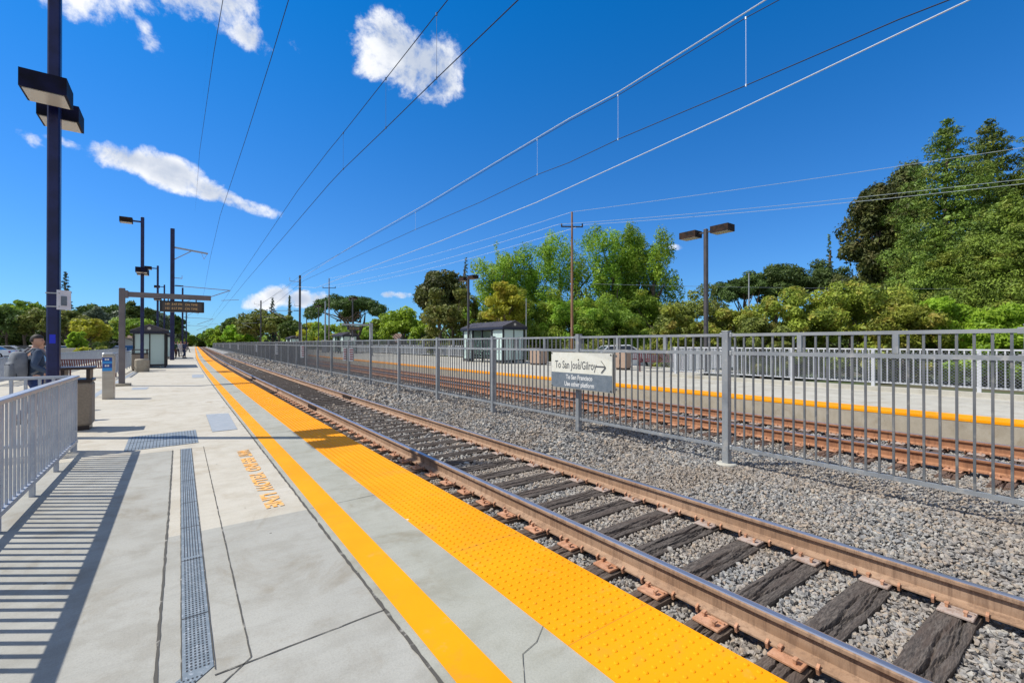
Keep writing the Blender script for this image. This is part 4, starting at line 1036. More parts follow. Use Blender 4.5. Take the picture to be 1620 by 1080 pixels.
def droppers(parent, A, B, ys):
    for y in ys:
        p, q = zon(A, y), zon(B, y)
        if p and q:
            m = MB(); m.tube([p, q], .0035, 4); m.tube([(p[0], p[1], p[2] - .03), (p[0], p[1], p[2] + .02)], .018, 5); m.tube([(q[0], q[1], q[2] - .02), (q[0], q[1], q[2] + .03)], .016, 5); m.build('dropper', M['wire_light'] if A[0][0] > 6 else M['wire_mid'], parent)
mw = wire('overhead_wire', 'upper wire of the pair crossing the cloud above the near track', M1, .0085, M['wire_dark'])
wire('overhead_wire', 'lower contact wire above the near track, passing just under the cloud', C1, .009, M['wire_dark'])
droppers(mw, M1, C1, [on_plane(690.4, 20, T1)[0], on_plane(610, 123, T1)[0], on_plane(542.5, 209, T1)[0]] )
X2 = T2
mess2 = plane_pts([(1231, 0), (1181, 27), (1140, 52), (980, 149), (900, 191), (850.5, 220), (778, 263), (680, 322), (657, 335.5), (560, 389), (480, 432)], X2)
cont2 = plane_pts([(1500, 0), (1423, 30), (1181, 134.5), (978, 220), (900, 257), (850, 276), (760, 319.5), (657, 363), (560, 407), (480, 444)], X2)
aux2 = plane_pts([(1210, 0), (1140, 44), (980, 144), (900, 187.5), (850.5, 217), (778, 260), (680, 319), (560, 387)], X2 + .05)
M2 = extend(mess2, 0, [(71, 7.6), (95, 7.3), (118, 7.5), (141, 7.2), (165, 7.5), (208, 7.4), (300, 7.2)], X2)
C2 = extend(cont2, 0, [(71, 6.2), (118, 6.2), (165, 6.2), (300, 6.2)], X2)
mw = wire('overhead_wire', 'dark upper wire above the far track carrying the droppers', M2, .009, M['wire_dark'])
wire('overhead_wire', 'dark contact wire hanging below the droppers above the far track', C2, .010, M['wire_dark'])
wire('overhead_wire', 'thick pale cable running just above the upper wire of the far track', extend(aux2, 0, [(71, 7.7), (118, 7.6)], X2 + .05), .014, M['wire_light'])
droppers(mw, M2, C2, [on_plane(u, 200, X2)[0] for u in (1423, 1181, 978, 850, 657)])
feed = plane_pts([(1533, 0), (1140, 187.5), (900, 297), (849, 320), (700, 380), (560, 432), (500, 455)], 11.95)
wire('feeder_cable', 'thick pale feeder cable, rightmost and lowest of the rising lines', extend(feed, 0, [(71, 9.6), (118, 9.6), (165, 9.7)], 11.95), .016, M['wire_light'])
wa = plane_pts([(351, 0), (337, 83), (315, 239), (300, 340)], .85); wb = plane_pts([(455, 0), (427, 94), (387.5, 220), (348, 340)], 2.15)
wire('overhead_wire', 'thin wire at the left falling steeply towards the near platform mast', extend(wa, 0, [(51, 9.9), (97, 9.4)], .85), .009, M['wire_dark'])
wire('overhead_wire', 'thin wire right of the steep left one, ending at the mast bracket', extend(wb, 0, [(51, 9.6), (97, 9.2)], 2.0), .010, M['wire_dark'])
# wooden utility poles and their lines
def upole(label, u, vtop, d, mt, arm=None, r=.105, g0=-.5, armw=1.5, name='utility_pole', lab2=None):
    x, y = at(u, d); top = zat(vtop, d) - g0
    o = thing(name, label, 'utility pole', (x, y, g0), 0)
    MB().tube([(0, 0, 0), (0, 0, top * .5), (0, 0, top)], [r, r * .85, r * .6], 10).build('pole', mt, o)
    if arm:
        m = MB(); a = R(-36); m.bar((-cos(a) * armw / 2, -sin(a) * armw / 2, top - arm), (cos(a) * armw / 2, sin(a) * armw / 2, top - arm - .02), .07, .08)
        m.build('crossarm', M['darkpost'], o)
        m = MB()
        for k in (-.47, .47, 0.0): m.tube([(cos(a) * armw * k, sin(a) * armw * k, top - arm + .02), (cos(a) * armw * k, sin(a) * armw * k, top - arm + .2)], .05, 6)
        m.build('insulator', M['trash_dark'], o)
    return o, x, y, top + g0
_, ax_, ay_, az_ = upole('tall reddish brown wooden utility pole with one crossarm in front of the poplars', 905, 335, 31, M['polewood'], 1.0)
_, bx_, by_, bz_ = upole('dark wooden utility pole with crossarm rising behind the umbrella pine', 520.5, 440, 66, M['polewood_grey'], 1.4, armw=1.9)
def span(label, a, b, sag, r=.011, ext=None, mt=None):
    a = Vector(a); b = Vector(b); P = []
    for i in range(15): t = i / 14; p = a.lerp(b, t); p.z -= 4 * sag * t * (1 - t); P.append(p)
    wire('utility_cable', label, P, r, mt or M['wire_light'])
A0 = Vector((ax_, ay_, az_)); A1 = A0 + Vector((-.75, .55, -.85)); A2 = A0 + Vector((.75, -.55, -.87))
def far_end(u, v, d, t=1.35, A=None):
    x, y = at(u, d); p = Vector((x, y, zat(v, d))); return A + (p - A) * t
span('single pale cable from the brown pole top rising to the right edge', A0, far_end(1620, 230, 21, 1.3, A0), .12)
span('upper of the two pale cables from the crossarm running to the right', A1, far_end(1620, 277, 21, 1.3, A1), .25)
span('lower of the two pale cables from the crossarm running to the right', A2, far_end(1620, 284, 20, 1.3, A2), .25)
B0 = Vector((bx_, by_, bz_)); B1 = B0 + Vector((-.9, .7, -1.3)); B2 = B0 + Vector((.9, -.7, -1.3))
span('pale cable from the brown pole top descending left to the distant pole', A0, B0, .5)
span('pale cable from the left crossarm end descending to the distant pole', A1, B1, .5)
span('pale cable from the right crossarm end descending to the distant pole', A2, B2, .5)
h1 = at(940, 33); h2 = at(1660, 33); span('thin grey cable crossing level in front of the trees at the right', (h1[0], h1[1], zat(449, 33)), (h2[0], h2[1], zat(456, 33)), .15, .012, mt=M['galv'])
upole('slim pale grey pole in front of the dark flat topped pines', 1185, 432, 34, M['galv'], None, .07, name='light_pole')
upole('slim pale pole standing just left of the umbrella pine', 514.5, 476, 60, M['galv'], None, .12, name='light_pole')
upole('slim pale pole rising behind the far platform shelter roof', 832.5, 472, 36, M['galv'], None, .05, name='light_pole')
upole('slim pale pole between the olive trees and the tall mast', 477, 512, 75, M['galv'], None, .12, name='light_pole')
# street lamps with curved arms
def street_lamp(label, u, vtop, d, du):
    x, y = at(u, d); top = zat(vtop, d) + .5; o = thing('street_lamp', label, 'street lamp', (x, y, -.5)); L = du * d / 720
    MB().tube([(0, 0, 0), (0, 0, top)], [.11, .07], 8).build('pole', M['galv'], o)
    P = [(L * CT * t, -L * ST * t, top - .1 + (.9 if du else 0) * sin(t * pi / 2)) for t in fr(0, 1, 6)]
    MB().tube(P, .04, 6).build('arm', M['galv'], o)
    e = P[-1]; MB().cbox((e[0] + .3 * CT * (1 if L > 0 else -1), e[1] - .3 * ST * (1 if L > 0 else -1), e[2] - .02), (.7, .3, .12), .03).build('lamp_head', M['galv'], o)
street_lamp('pale street lamp whose curved arm shows against the dark flat topped pines', 1306, 462, 48, 24)
# far platform display gantry and lamp
x_, y_ = at(587, 47); display('small grey gantry with hanging departure display in front of the umbrella pine', (x_, y_, P2Z), -1, None, M['galv'], 2.9, True, 3.4, post=.28)
# sign boards beyond
x_, y_ = at(1222, 27); o = thing('road_sign', 'green road sign with white edge among the shrubs behind the white railing', 'sign', (x_, y_, -.5), R(-36))
MB().bar((0, .03, 0), (0, .03, 2.3), .06).build('post', M['galv'], o); MB().cbox((0, 0, 2.55), (1.15, .02, .42), .004).build('panel', M['green_sign'], o)
MB().box(-.5, .5, -.0125, -.0115, 2.70, 2.715).build('edge', M['white'], o)
x_, y_ = at(557.5, 48); o = thing('white_notice', 'white square notice below the twin headed lamp post at the umbrella pine', 'sign', (x_, y_, 0), R(-36)); MB().cbox((0, 0, 1.95), (.34, .02, .3)).build('plate', M['white'], o); MB().bar((0, .03, 0), (0, .03, 2), .05).build('post', M['galv'], o)
x_, y_ = at(514.5, 58); o = thing('utility_cabinet', 'pale blue grey utility cabinet at the foot of the slim pale pole', 'cabinet', (x_, y_, .2), R(-36)); MB().cbox((0, 0, .9), (.75, .5, 1.5), .03).build('housing', M['mat_blue'], o); MB().cbox((0, -.255, .9), (.6, .01, 1.2)).build('door', M['rail_paint'], o); MB().cbox((0, 0, 1.68), (.8, .55, .06), .01).build('lid', M['galv'], o)
# ------------------------------------------------------------------ low buildings
def building(label, u, d, w, h, dep, wallm, roofm, rz=R(-36), g0=-.5):
    x, y = at(u, d); o = thing('low_building', label, 'building', (x, y, g0), rz)
    MB().box(-w / 2, w / 2, 0, dep, 0, h).build('wall', wallm, o)
    MB().prism([(-.5, h), (dep + .5, h), (dep / 2, h + dep * .22)], 'x', -w / 2 - .5, w / 2 + .5).build('roof', roofm, o)
    n = max(2, int(w / 3))
    for i in range(n):
        xx = -w / 2 + (i + .5) * w / n; wd = MB().cbox((xx, -.01, h * .55), (1.1, .06, 1.1)).build('window', M['white'], o)
        MB().cbox((xx, -.045, h * .55), (.95, .02, .95)).build('pane', M['carglass'], wd)
wl = mat('stucco_tan', (.46, .33, .22), .9, c2=(.40, .28, .19), ns=2); rf = mat('roof_shingle', (.20, .13, .10), .9, c2=(.15, .10, .08), ns=8); wl2 = mat('stucco_pale', (.55, .54, .5), .9)
building('low tan building with brown roof behind the umbrella pine trunks', 565, 95, 16, 2.2, 9, wl, rf)
building('low pale building behind the parking lot trees left of the shelter', 205, 84, 8, 3.0, 3, wl2, rf)
# red umbrella-like awning by the pine trunk is a small parked red car seen over the fence
# ------------------------------------------------------------------ cars
def car(label, loc, rz, paint):
    o = thing('parked_car', label, 'car', loc, rz, 'cars in the parking lot')
    W = .86; side = [(-2.2, .35), (-2.2, .62), (-2.1, .86), (-1.15, .93), (-.6, 1.36), (.75, 1.40), (1.45, 1.0), (2.05, .92), (2.2, .7), (2.2, .35)]
    body = [(-2.2, .30), (-2.22, .62), (-2.1, .84), (-1.1, .93), (1.35, .98), (2.1, .90), (2.22, .62), (2.2, .30)]
    vs = []; n = len(body)
    for w_, k in ((-W, .93), (-W * .97, 1), (W * .97, 1), (W, .93)): vs += [(x * k, w_ if k < 1 else w_, z if k < 1 else z) for x, z in body]
    MB().prism(body, 'y', -W, W).build('body', M['car_' + paint], o)
    cab = [(-1.15, .92), (-.55, 1.36), (.7, 1.40), (1.42, .98)]
    m = MB(); vs = [(x, -W + .02 + (z - .92) * .35, z) for x, z in cab] + [(x, W - .02 - (z - .92) * .35, z) for x, z in cab]
    m.add(vs, [(0, 1, 2, 3), (7, 6, 5, 4), (0, 4, 5, 1), (1, 5, 6, 2), (2, 6, 7, 3)]); m.build('window', M['carglass'], o)
    MB().add([(-.58, -.70, 1.355), (.72, -.70, 1.395), (.72, .70, 1.395), (-.58, .70, 1.355), (-.5, -.66, 1.40), (.66, -.66, 1.435), (.66, .66, 1.435), (-.5, .66, 1.40)], [(4, 5, 6, 7), (0, 1, 5, 4), (1, 2, 6, 5), (2, 3, 7, 6), (3, 0, 4, 7)]).build('roof', M['car_' + paint], o)
    m = MB()
    for s in (-1, 1):
        for x0, x1 in (((-1.12, .95), (-.56, 1.36)), ((.1, .96), (.08, 1.38)), ((1.4, 1.0), (.7, 1.395))):
            m.bar((x0[0], s * (W - .02), x0[1]), (x1[0], s * (W - .17), x1[1]), .05, .05)
    m.build('pillar', M['car_' + paint], o)
    for x in (-1.35, 1.35):
        for s in (-1, 1):
            wv = MB(); wv.tube([(x, s * (W - .18), .32), (x, s * (W + .02), .32)], .32, 20); t = wv.build('wheel', M['tyre'], o)
            MB().tube([(x, s * (W + .02), .32), (x, s * (W + .035), .32)], .2, 14).build('rim', M['rim'], t)
    for s in (-1, 1):
        MB().cbox((-2.2, s * .62, .68), (.08, .34, .16), .02).build('headlight', M['lamp_glass'], o)
        MB().cbox((2.19, s * .66, .76), (.08, .30, .15), .02).build('tail_light', M['tail'], o)
    return o
for (u, d, rz, p, l) in ((8, 58, 0.5, 'silver', 'light blue grey car parked at the far left edge of the lot'), (-20, 52, .4, 'white', 'white car parked beyond the left edge of the lot'),
        (32, 66, .9, 'black', 'dark car parked behind the walker, left of his head'), (75, 56, .45, 'silver', 'silver car half hidden by the nearest lamp post'),
        (102, 56, -.6, 'white', 'white car just right of the nearest lamp post'), (196, 60, -.2, 'blue', 'dark blue car behind the gantry post and railing'), (58, 68, .3, 'white', 'pale car in the second row behind the walker')):
    x_, y_ = at(u, d); car(l, (x_, y_, -.22), rz - TH, p)
x_, y_ = at(972, 26.5); c_ = car('pale car behind the fence above the direction sign', (x_, y_, -.1), -TH + .1, 'white'); c_['group'] = 'cars behind the far platform'; c_.scale = (1, 1, 1.06)
# low garden wall at the back of the lot
x_, y_ = at(112, 50); o = MB().cbox((0, 0, .6), (2.0, .25, 1.2), .03).build('low_wall', M['conc_cream'], loc=(x_, y_, -.22)); o.rotation_euler = (0, 0, -TH); tag(o, 'short tan concrete wall between the white car and the round yellow tree', 'wall')

# ------------------------------------------------------------------ trees
def leaf_cloud(cl, n, size, seed, up=.3, aspect=.6, shell=.45, long=False):
    """n little leaf faces spread through ellipsoid clumps (x, y, z, rx, ry, rz)"""
    g = np.random.default_rng(seed); C = np.array(cl, float); vol = (C[:, 3] * C[:, 4] * C[:, 5]) ** .67; idx = g.choice(len(C), n, p=vol / vol.sum())
    d = g.normal(0, 1, (n, 3)); d /= np.linalg.norm(d, axis=1)[:, None]; rad = shell + (1 - shell) * g.random(n) ** .6 + g.normal(0, .09, n)
    P = C[idx, :3] + d * rad[:, None] * C[idx, 3:6]
    nrm = d + g.normal(0, .75, (n, 3)) + np.array([0, 0, up]); nrm /= np.linalg.norm(nrm, axis=1)[:, None]
    a = np.cross(nrm, g.normal(0, 1, (n, 3))); a /= np.linalg.norm(a, axis=1)[:, None] + 1e-9; b = np.cross(nrm, a)
    s = size * g.lognormal(0, .35, n)[:, None]; a = a * s; b = b * s * aspect
    V = np.stack([P - a, P - b * .9 + nrm * s * .12, P + a, P + b * .9 + nrm * s * .12], 1).reshape(-1, 3)
    return V, np.arange(n * 4).reshape(n, 4)
def trunk_mb(h, r, limbs, seed, lean=0.0):
    g = random.Random(seed); m = MB(); P = []
    for i in range(6): t = i / 5; P.append((lean * t * h + g.uniform(-.02, .02) * h * (i > 0), g.uniform(-.02, .02) * h * (i > 0), h * t))
    m.tube(P, [r * (1.25 - .95 * i / 5) for i in range(6)], 8)
    for (x, y, z) in limbs:
        zb = min(h * .9, max(h * .15, z * g.uniform(.35, .7))); t = zb / h; k = min(4, int(t * 5)); a = Vector(P[k]); a.z = zb
        e = Vector((x, y, z)); mid = a.lerp(e, .5) + Vector((g.uniform(-.05, .05) * h, g.uniform(-.05, .05) * h, -.03 * h)); m.tube([a, mid, e], [r * .4, r * .26, r * .08], 6)
    return m
CACHE = {}
def clusters(kind, seed):
    """unit tree: height 1, half width about .5 of unit width; scaled afterwards"""
    g = random.Random(seed); c = []
    if kind == 'broad':
        for _ in range(46):
            a = g.uniform(0, 2 * pi); e = g.uniform(-.5, 1); rr = g.uniform(.45, 1); q = sqrt(max(0, 1 - e * e)); k = g.uniform(.10, .20)
            c.append((.40 * q * rr * cos(a), .40 * q * rr * sin(a), .62 + .30 * e * rr, k * .8, k * .8, k * .55))
    elif kind == 'poplar':
        for j in range(5):
            x0, y0, hh = (-.32, -.17, 0, .16, .30)[j] + g.uniform(-.05, .05), g.uniform(-.24, .24), g.uniform(.76, .99)
            for i in range(36):
                t = g.random(); z = .05 + (hh - .05) * t; w_ = .24 * (1 - t) ** .5 + .045; a = g.uniform(0, 2 * pi); k = g.uniform(.3, 1.3); s_ = g.uniform(.4, 1)
                c.append((x0 + w_ * cos(a) * k, y0 + w_ * sin(a) * k, z + g.uniform(-.02, .02), .105 * s_ + .022, .105 * s_ + .022, .034 + .042 * s_))
            for q in range(3): c.append((x0 + g.uniform(-.05, .05), y0, hh - q * .045, .035, .035, .03))
    elif kind == 'cedar':
        for i in range(150):
            t = (i / 149) ** .9; z = .07 + .92 * t; w_ = .46 * (1 - t) ** .78 + .004; a = i * 2.4 + g.uniform(-.4, .4); k = g.uniform(.5, 1.2); s_ = (.018 + .10 * (1 - t) ** .62) * g.uniform(.5, 1.25)
            c.append((w_ * cos(a) * k, w_ * sin(a) * k, z - .02 * k, s_, s_, s_ * .3))
    elif kind == 'fir':
        for i in range(60):
            t = i / 59; z = .12 + .86 * t; w_ = .42 * (1 - t) ** .9 + .015; a = i * 2.4; k = g.uniform(.4, 1); s_ = .05 + .1 * (1 - t)
            c.append((w_ * cos(a) * k, w_ * sin(a) * k, z, s_, s_, s_ * .12))
    elif kind == 'umbrella':
        for _ in range(60):
            a = g.uniform(0, 2 * pi); rr = sqrt(g.random()); k = g.uniform(.05, .095)
            c.append((.44 * rr * cos(a), .44 * rr * sin(a), .66 + .27 * (1 - rr * rr) ** .7 + g.uniform(-.06, .03), k, k, k * .62))
    elif kind == 'flatpine':
        for _ in range(50):
            a = g.uniform(0, 2 * pi); rr = sqrt(g.random()); k = g.uniform(.07, .13)
            c.append((.44 * rr * cos(a), .44 * rr * sin(a), .62 + .28 * (1 - rr * rr) ** .5 * g.uniform(.3, 1), k, k, k * .6))
    elif kind == 'shrub':
        for _ in range(46):
            a = g.uniform(0, 2 * pi); e = g.uniform(-.85, 1); q = sqrt(max(0, 1 - e * e)); rr = g.uniform(.55, 1.16); k = g.uniform(.06, .15)
            c.append((.42 * q * rr * cos(a), .42 * q * rr * sin(a), .50 + .42 * e * rr, k, k, k * .75))
    elif kind == 'oak':
        for _ in range(80):
            t = g.random(); z = .12 + .82 * t; w_ = .44 * (1 - t) ** .5; a = g.uniform(0, 2 * pi); k = g.uniform(.3, 1.05); s_ = g.uniform(.06, .12)
            c.append((w_ * cos(a) * k, w_ * sin(a) * k, z, s_, s_, s_ * .6))
    return c
NAMES = dict(broad='broadleaf_tree', poplar='poplar_tree', cedar='cedar_tree', fir='fir_tree', umbrella='stone_pine', flatpine='pine_tree', shrub='shrub', oak='oak_tree')
def tree(kind, label, u, vtop, d, wpx, mat_, n=9000, leaf=None, seed=1, g0=-.5, group=None, trunk='bark', var=0, zcut=None, sx=1.0):
    x, y = at(u, d); H = zat(vtop, d) - g0; W = wpx * d / 720 / .9
    o = thing(NAMES[kind], label, 'shrub' if kind == 'shrub' else 'tree', (x, y, g0), random.Random(seed).uniform(-.5, .5), group)
    cl = [(a * W, b * W, c * H, r1_ * W, r2_ * W, r3_ * (H if kind in ('poplar', 'fir', 'cedar', 'oak') else (W if kind != 'shrub' else min(W, H * 1.3)))) for a, b, c, r1_, r2_, r3_ in clusters(kind, seed)]
    if kind in ('cedar', 'fir'): cl = [(a, b, c, r1_, r2_, (r1_ * .48 if kind == 'cedar' else max(.10, r1_ * .42))) for a, b, c, r1_, r2_, r3_ in cl]
    leaf = leaf or max(.075, .0033 * d)
    V, F = leaf_cloud(cl, int(n * (2.4 if kind == 'cedar' else 1)), leaf * (.68 if kind == 'cedar' else 1), seed, up=.9 if kind == 'cedar' else .35, shell=.62 if kind == 'cedar' else .5, aspect=.38 if kind in ('cedar', 'fir', 'umbrella', 'flatpine') else .6)
    if kind in ('cedar', 'oak'):
        inner = [(a * .45, b * .45, c, r1_ * 1.3, r2_ * 1.3, r3_ * 1.3) for a, b, c, r1_, r2_, r3_ in cl[::2]]
        V2, F2 = leaf_cloud(inner, 22000, leaf * .95, seed + 5, shell=.2); F = np.concatenate([F, F2 + len(V)]); V = np.concatenate([V, V2])
    link('crown', npmesh('crown', V, F), LM[mat_], o)
    g = random.Random(seed + 9); lim = [c[:3] for c in g.sample(cl, min(len(cl), 9 if kind not in ('fir', 'cedar') else 3))]
    if kind == 'umbrella':
        m = MB(); 
        for (bx0, ax0) in ((.16, .05), (.26, -.30), (.2, -.12), (.16, .26)):
            P = [(bx0 * W * (1 if ax0 != .05 else .9), 0, 0), ((bx0 * .75 + ax0 * .1) * W, 0, H * .28), ((bx0 * .3 + ax0 * .55) * W, g.uniform(-.1, .1) * W, H * .55), (ax0 * W, g.uniform(-.2, .2) * W, H * .72)]
            m.tube(P, [.30, .24, .17, .07], 8)
        for _ in range(12):
            a = g.uniform(0, 2 * pi); m.tube([(g.uniform(-.2, .2) * W, 0, H * .55), (cos(a) * W * .3, sin(a) * W * .3, H * .7)], [.12, .04], 6)
        m.build('trunk', M[trunk], o)
    else:
        tr = trunk_mb(H * (.5 if kind == 'shrub' else .68 if kind == 'poplar' else .86 if kind in ('poplar', 'fir', 'cedar') else .7), max(.06, H * (.013 if kind == 'cedar' else .022)), lim, seed); tr.build('trunk', M[trunk], o)
    return o
# right: tall conifers
tree('cedar', 'tall light green cedar with pointed top, leftmost of the three tallest trees', 1500, 180, 41, 250, 'cedar', 34000, .13, 11)
tree('cedar', 'tall cedar second from the right edge, its top beside the pointed one', 1566, 180, 43, 225, 'cedar', 30000, .13, 12)
tree('cedar', 'tall cedar cut by the right edge of the picture', 1660, 150, 40, 230, 'cedar', 30000, .13, 13)
tree('cedar', 'paler broad cedar standing lower in front of the tall ones at the right', 1600, 300, 33, 250, 'cedarlight', 30000, .115, 14)
tree('cedar', 'paler low cedar in front, left of the broad one and over the yellow shrubs', 1478, 355, 36, 170, 'cedarlight', 20000, .12, 15)
tree('oak', 'dark brownish evergreen tree left of the tall cedars', 1385, 284, 46, 150, 'oak', 26000, .15, 16)
tree('oak', 'dark evergreen crown tucked between the brownish tree and the cedars', 1438, 256, 49, 140, 'oak', 24000, .15, 17)
tree('fir', 'thin dark spire poking above the flat pines by the brownish tree', 1312, 368, 62, 26, 'dark', 1600, .16, 18)
for k, (u, v, w_, l) in enumerate(((1178, 418, 90, 'dark flat topped pine, leftmost of the row right of the twin headed lamp'), (1228, 404, 95, 'dark flat topped pine, middle of the row'), (1290, 400, 105, 'dark flat topped pine, rightmost of the row beside the brownish tree'))):
    tree('flatpine', l, u, v, 62, w_, 'pine', 14000, .17, 20 + k, group='dark pines behind the shrubs')
# poplars
for k, (u, v, w_, l) in enumerate(((786, 378, 70, 'leftmost poplar of the tall green row behind the shelter'), (832, 388, 62, 'second poplar of the tall row, above the shelter roof end'), (884, 360, 78, 'bushy poplar just left of the brown utility pole'),
        (928, 398, 46, 'thin gappy poplar just right of the brown utility pole'), (968, 358, 66, 'poplar left of the tallest one'), (1006, 366, 56, 'poplar second from the right of the row'), (1036, 350, 62, 'tallest rightmost poplar of the row'))):
    tree('poplar', l, u, v, 47 + (k % 3), w_ * 1.35, 'poplar', 36000 if k != 3 else 11000, .082, 30 + k, group='poplars in a row')
for k, (u, v, w_, m_, l) in enumerate(((850, 452, 100, 'mid', 'low bushy tree under the poplars behind the shelter'), (960, 462, 110, 'mid', 'low bushy tree under the poplars right of the brown pole'), (1030, 455, 90, 'mid', 'low green tree under the tallest poplar'), (905, 470, 90, 'poplar', 'low bright tree at the foot of the brown utility pole'), (780, 470, 70, 'olive', 'low olive tree left of the shelter roof'))):
    tree('shrub', l, u, v, 43 + k % 3, w_ * 1.1, m_, 24000, .088, 40 + k, group='understorey trees below the poplars')
tree('broad', 'dark brownish round crowned tree at the left end of the tree row', 696, 414, 58, 92, 'oak', 12000, .18, 50)
tree('shrub', 'olive green drooping tree in front of the dark brownish one', 716, 452, 46, 85, 'olive', 12000, .14, 51)
tree('broad', 'yellow green tree rising above the left end of the shelter roof', 798, 434, 40, 68, 'yellow', 8000, .12, 52)
tree('fir', 'faint bluish conifer tip between the dark tree and the poplars', 737, 405, 66, 26, 'blue', 1500, .16, 53)
# shrubs behind the right railing
for k, (u, v, d, w_, m_, l) in enumerate(((1100, 446, 31, 125, 'olive', 'olive shrub behind the twin headed lamp post'), (1160, 478, 27, 90, 'shrub', 'loose yellow green shrub right of the twin headed lamp post'), (1068, 490, 26, 80, 'shrub', 'low yellow green shrub behind the maroon benches'),
        (1256, 446, 27, 120, 'shrub', 'round yellow green shrub left of the curved street lamp'), (1345, 444, 26, 150, 'shrub', 'tall yellow orange shrub below the brownish tree'), (1430, 478, 24, 130, 'shrub', 'yellow green shrub below the low pale cedar'),
        (1500, 470, 23, 110, 'bright', 'bright green shrub third from the right edge'), (1560, 478, 22, 130, 'bright', 'bright green shrub second from the right edge'), (1640, 466, 21, 130, 'bright', 'bright green shrub cut by the right edge'), (1205, 500, 24, 80, 'olive', 'small olive shrub beside the green road sign'))):
    tree('shrub', l, u, v, d, w_, m_, 20000, .075, 60 + k, g0=-.4, group='shrubs behind the far platform')
# mid distance: stone pine, small trees
tree('umbrella', 'umbrella shaped stone pine with leaning dark trunks and a broad flat crown', 550, 466, 78, 120, 'pine', 20000, .20, 70)
for k, (u, v, d, w_, m_, kd, l) in enumerate(((640, 486, 68, 75, 'bright', 'broad', 'bright green leafy tree between the umbrella pine and the dark tree'), (612, 492, 74, 50, 'mid', 'broad', 'small green tree touching the umbrella pine on its right'), (672, 498, 60, 40, 'bright', 'shrub', 'low bright bush at the foot of the dark brownish tree'),
        (520, 508, 92, 70, 'mid', 'shrub', 'low green tree behind the pine trunks at the left'), (590, 512, 95, 60, 'mid', 'shrub', 'low green tree behind the pine trunks at the right'), (412, 490, 120, 70, 'olive', 'broad', 'large olive green tree left of the tall dark mast'), (385, 505, 128, 50, 'bright', 'shrub', 'bright bush on the left flank of the olive trees'),
        (442, 492, 110, 50, 'olive', 'broad', 'olive green tree close to the tall dark mast'), (497, 512, 100, 40, 'yellow', 'shrub', 'yellowish bush left of the umbrella pine'), (462, 505, 104, 44, 'dark', 'broad', 'dark tree directly behind the tall dark mast'), (480, 514, 106, 40, 'mid', 'shrub', 'green bush right of the tall dark mast'),
        (365, 498, 160, 30, 'dark', 'broad', 'dark round tree standing left of the olive trees'), (345, 515, 190, 40, 'mid', 'shrub', 'small green tree far along the line behind the fence end'), (330, 521, 240, 34, 'dark', 'shrub', 'tiny dark tree near the vanishing point, right of the track'), (354, 519, 170, 30, 'bright', 'shrub', 'small bright tree in front of the dark round one'))):
    tree(kd, l, u, v, d, w_, m_, 7000, .0027 * d, 80 + k)
tree('fir', 'sparse layered conifer rising above the olive trees', 431, 470, 125, 22, 'blue', 2200, .26, 100)
tree('fir', 'thin dark conifer spire just left of the tall dark mast', 458, 466, 130, 14, 'dark', 2200, .24, 101)
# left: behind the parking lot
for k, (u, v, d, w_, m_, kd, l) in enumerate(((10, 482, 76, 70, 'dark', 'broad', 'dark tree at the left edge behind the cars'), (38, 470, 92, 60, 'mid', 'broad', 'taller mid green tree behind the walker'), (66, 486, 78, 76, 'olive', 'broad', 'olive green tree just left of the nearest lamp post'), (105, 484, 74, 60, 'olive', 'broad', 'olive green tree just right of the nearest lamp post'),
        (146, 480, 96, 60, 'dark', 'broad', 'dark tree behind the round yellow tree'), (138, 501, 56, 58, 'yellow', 'broad', 'round crowned yellow green tree beyond the benches'), (124, 519, 52, 24, 'bright', 'shrub', 'small dense green bush in front of the round yellow tree'), (164, 482, 90, 52, 'greyg', 'broad', 'grey green tree left of the gantry post'),
        (188, 476, 100, 54, 'dark', 'broad', 'dark tree behind the gantry post'), (217, 472, 84, 50, 'dark', 'broad', 'dark tree above the shelter roof'), (212, 496, 66, 60, 'mid', 'broad', 'bright mid green tree behind the first shelter'), (246, 484, 96, 50, 'greyg', 'broad', 'grey green tree behind the departure display'),
        (272, 494, 120, 34, 'dark', 'broad', 'dark tree behind the near platform mast'), (-30, 470, 80, 90, 'mid', 'broad', 'green tree beyond the left edge'), (84, 500, 100, 120, 'dark', 'shrub', 'dark leafy mass low behind the parked cars'), (24, 506, 98, 130, 'dark', 'shrub', 'dark leafy mass at the lower left behind the cars'),
        (285, 515, 170, 18, 'greyg', 'broad', 'small pale tree near the vanishing point left of the track'), (180, 512, 88, 90, 'dark', 'shrub', 'dark hedge like mass behind the gantry post'), (296, 527, 230, 20, 'mid', 'shrub', 'tiny green tree right at the vanishing point'))):
    tree(kd, l, u, v, d, w_, m_, 9000, .0026 * d, 110 + k, g0=-.3)
tree('fir', 'tall dark layered conifer beside the notice plate on the lamp post', 103, 428, 108, 34, 'blue', 4200, .22, 140)
# planting strip by the lot
x_, y_ = at(150, 50)
for k, (u, c_, l) in enumerate(((133, 'yellow', 'low orange flowering plants beyond the benches, left clump'), (158, 'shrub', 'low orange flowering plants beyond the benches, right clump'))):
    tree('shrub', l, u, 549, 49, 22, c_, 1500, .1, 150 + k, g0=-.2)
